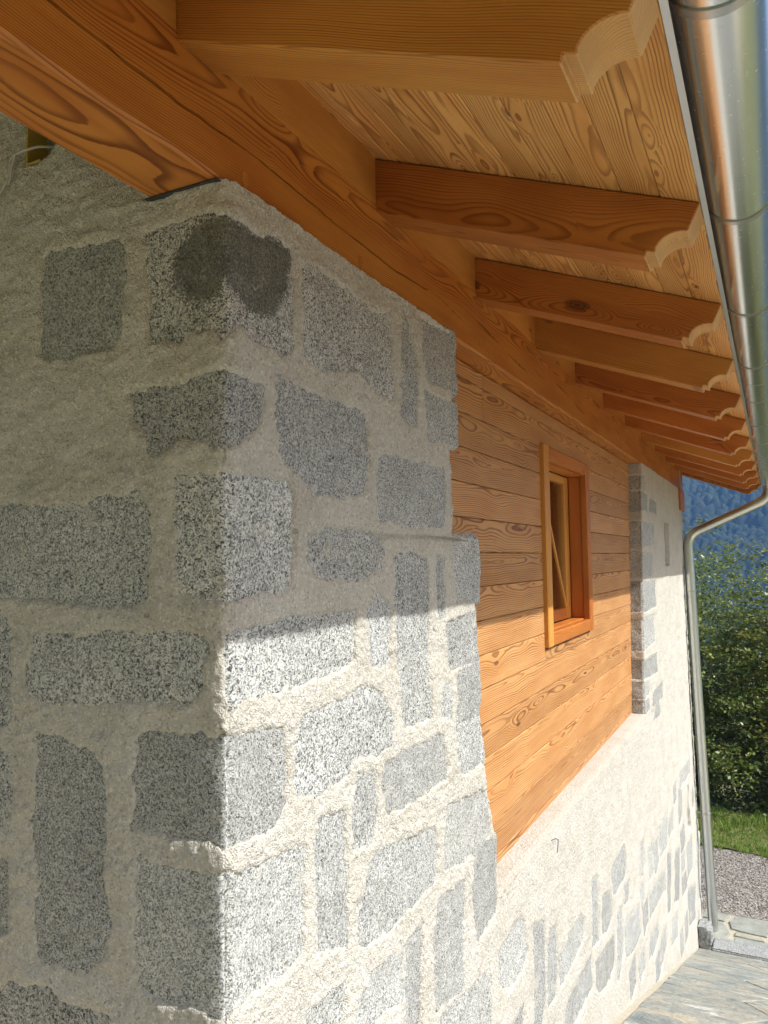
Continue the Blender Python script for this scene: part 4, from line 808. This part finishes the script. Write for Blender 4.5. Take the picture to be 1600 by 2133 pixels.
blades(32000, (-1.8, 2.6), (10.8, 14.8), .085, bank, 'grass', 'short green grass on the bank beyond the gravel')

# ------------------------------------------------------------------ trees
def tree(name, loc, H, R, seed, lmat, label, nleaf=15000, leaf=.042, low=-.02):
    rg = np.random.default_rng(seed); rd = random.Random(seed); root = empty(name, loc); tag(root, label, 'tree', 'beech trees beyond the gravel yard')
    tr = MB(); trunk = [(0, 0, -.25)]
    for i in range(1, 8): trunk.append((rd.uniform(-.05, .05) * i * .5, rd.uniform(-.05, .05) * i * .5, H * .78 * i / 7))
    tr.tube(trunk, [H * .022 * (1 - .115 * i) + .008 for i in range(8)], 9)
    tips = []
    for i in range(34):
        t = rd.uniform(.10, .98); k = min(int(t * 7), 6); f = t * 7 - k; p = Vector(trunk[k]).lerp(Vector(trunk[min(k + 1, 7)]), f)
        a = i * 2.4 + rd.uniform(-.4, .4); rise = rd.uniform(.1, .5) + .5 * t; ln = R * rd.uniform(.65, 1.05) * (1 - .45 * t ** 3)
        q = p + Vector((math.cos(a) * ln, math.sin(a) * ln, ln * rise)); mid = p.lerp(q, .5) + Vector((0, 0, -.06 * ln))
        tr.tube([p, mid, q], [.022 * (1.2 - t), .012 * (1.2 - t), .004], 5); tips.append((p, mid, q))
    tr.build('trunk', m_bark, root)
    # leaf sprays: flat fans set along the limbs and through the crown volume
    ns = nleaf // 26; C = np.empty((ns, 3))
    u = rg.normal(size=(ns, 3)); u /= (np.abs(u) ** 2.8).sum(1)[:, None] ** (1 / 2.8); u /= np.linalg.norm(u, axis=1)[:, None]; sq = (1 / ((np.abs(u) ** 2.8).sum(1) ** (1 / 2.8))); rad = rg.random(ns) ** .40 * sq
    lob = 1 + .26 * np.sin(u[:, 0] * 5 + seed) * np.cos(u[:, 2] * 6 + seed) + .14 * np.sin(u[:, 1] * 11 + u[:, 2] * 9)
    C[:, 0] = u[:, 0] * R * rad * lob; C[:, 1] = u[:, 1] * R * rad * lob; zc_ = .5 + low; C[:, 2] = H * zc_ + u[:, 2] * H * (1 - zc_) * rad * lob * np.where(u[:, 2] > 0, 1, .98)
    m = 26; out = np.arctan2(C[:, 1], C[:, 0]) + rg.normal(0, .5, ns); pitch = rg.normal(-.02, .25, ns) + .35 * np.clip((C[:, 2] / H - .7), 0, 1) * 3
    t = rg.random((ns, m)); side = rg.normal(0, .33, (ns, m)) * (1 - .6 * t); L = rg.uniform(.30, .62, ns) * R / 1.4
    dx = L[:, None] * (t - .3); dy = L[:, None] * side
    X = C[:, 0:1] + dx * np.cos(out)[:, None] * np.cos(pitch)[:, None] - dy * np.sin(out)[:, None]; Y = C[:, 1:2] + dx * np.sin(out)[:, None] * np.cos(pitch)[:, None] + dy * np.cos(out)[:, None]
    Z = C[:, 2:3] + dx * np.sin(pitch)[:, None] + rg.normal(0, .025, (ns, m))
    P = np.stack([X, Y, Z], -1).reshape(-1, 3); P[:, 2] = np.maximum(P[:, 2], .02); N = len(P)
    ax = rg.normal(size=(N, 3)); ax[:, 2] *= .5; ax /= np.linalg.norm(ax, axis=1)[:, None]
    nn = rg.normal(size=(N, 3)) * .55 + np.array([0, 0, 1.0]); bb = np.cross(nn, ax); bb /= np.linalg.norm(bb, axis=1)[:, None]
    s_ = leaf * rg.uniform(.6, 1.25, N)[:, None]
    V = np.stack([P - ax * s_, P + bb * s_ * .52, P + ax * s_, P - bb * s_ * .52], 1).reshape(-1, 3)
    tint = np.clip(np.repeat(rg.beta(2, 2.4, ns), m) * .62 + rg.random(N) * .26 + .12 * (P[:, 2] / H), 0, 1)
    mesh_obj('crown', V, np.arange(N * 4).reshape(-1, 4), lmat, root, attrs={'tint': np.repeat(tint, 4)})
    return root
tree('beech_tree', (-.45, 14.5, -5.30), 5.16, 1.75, 3, m_leaf_green, 'dense green beech tree right beside the downpipe', 46000)
tree('beech_tree', (1.95, 15.0, -5.40), 5.32, 1.65, 5, m_leaf_gold, 'beech tree with yellowing leaves at the right edge of the picture', 44000)
tree('beech_tree', (.6, 16.6, -5.6), 5.2, 1.9, 9, m_leaf_green, 'dark green beech tree behind the gap between the two front beeches', 22000)
tree('beech_tree', (4.9, 17.2, -5.7), 5.6, 1.7, 15, m_leaf_green, 'green beech tree next to the right of the yellowing one', 12000)

tree('beech_tree', (-1.0, 19.3, -6.0), 5.4, 2.0, 21, m_leaf_green, 'rear beech tree glimpsed left of the gap, deep in shade', 16000)
tree('beech_tree', (2.4, 19.2, -6.0), 5.4, 2.0, 24, m_leaf_green, 'rear beech tree glimpsed behind the yellowing one, deep in shade', 16000)
# ------------------------------------------------------------------ wooded mountainside across the valley
def crowns(x, y, cell, k):
    ix = np.floor(x / cell).astype(np.int64); iy = np.floor(y / cell).astype(np.int64); best = np.zeros(x.shape); tid = np.zeros(x.shape)
    for dx in (-1, 0, 1):
        for dy in (-1, 0, 1):
            jx, jy = ix + dx, iy + dy; cx_ = (jx + .15 + .7 * _h(jx, jy, k)) * cell; cy_ = (jy + .15 + .7 * _h(jx, jy, k + 5)) * cell
            rr = cell * (.45 + .35 * _h(jx, jy, k + 9)); d2 = ((x - cx_) ** 2 + (y - cy_) ** 2) / rr ** 2
            h = np.sqrt(np.clip(1 - d2, 0, 1)) * rr * (1.1 + .7 * _h(jx, jy, k + 13)); up_ = h > best; best = np.where(up_, h, best); tid = np.where(up_, _h(jx, jy, k + 21), tid)
    return best, tid
g = NT('forest_canopy'); _t = g.n('Attribute', out=2, props={'attribute_name': 'tint'}); _p = g.obj()
_c = g.ramp(_t, [(0, (.016, .032, .014)), (.5, (.030, .052, .020)), (.85, (.052, .074, .024)), (1, (.085, .085, .028))])
m_forest = g.fin(Base_Color=g.mix(g.noise(_p, .9, 3), _c, (.020, .034, .014)), Roughness=.95, Normal=g.bump(g.noise(_p, 1.4, 4, .7), 1.0, 1.2))
def mountain_z(x, y): return -56 + np.clip(y - 330, 0, 290) * .62 * (1 + .10 * fbm(x / 140, y / 140, 60, 2)) + 16 * fbm(x / 70, y / 70, 61, 3) * sstep(330, 430, y)
xs = np.concatenate([np.linspace(-1250, -71, 40), np.arange(-70, 110, .8), np.linspace(111, 1250, 40)]); ysm = np.concatenate([np.linspace(320, 385, 12), np.arange(386, 560, .8), np.linspace(562, 1000, 40)])
XM, YM = np.meshgrid(xs, ysm); cr, tid = crowns(XM, YM, 3.6, 70); ZM = mountain_z(XM, YM) + cr * 1.25 + .6 * pnoise(XM / 1.9, YM / 1.9, 80)
mt = mesh_obj('mountain', np.stack([XM, YM, ZM], -1).reshape(-1, 3), grid_faces(len(ysm), len(xs)), m_forest, smooth=False, attrs={'tint': np.clip(tid * .8 + .35 * pnoise(XM / 60, YM / 60, 33) + .1, 0, 1)}); tag(mt, kind='structure')
# wooded slope on the valley side, out of the picture: it is what the gutter and the window reflect
# ------------------------------------------------------------------ air
hz = MB().box(-1260, 1260, -880, 1010, -70, 165).build('haze', None); tag(hz, kind='stuff')
hm = bpy.data.materials.new('haze'); hm.use_nodes = True; nt = hm.node_tree; nt.nodes.remove(nt.nodes['Principled BSDF'])
pv = nt.nodes.new('ShaderNodeVolumePrincipled'); pv.inputs['Color'].default_value = (.19, .40, .88, 1); pv.inputs['Density'].default_value = .00065; pv.inputs['Anisotropy'].default_value = .0
nt.links.new(pv.outputs[0], nt.nodes['Material Output'].inputs['Volume']); hz.data.materials.append(hm)
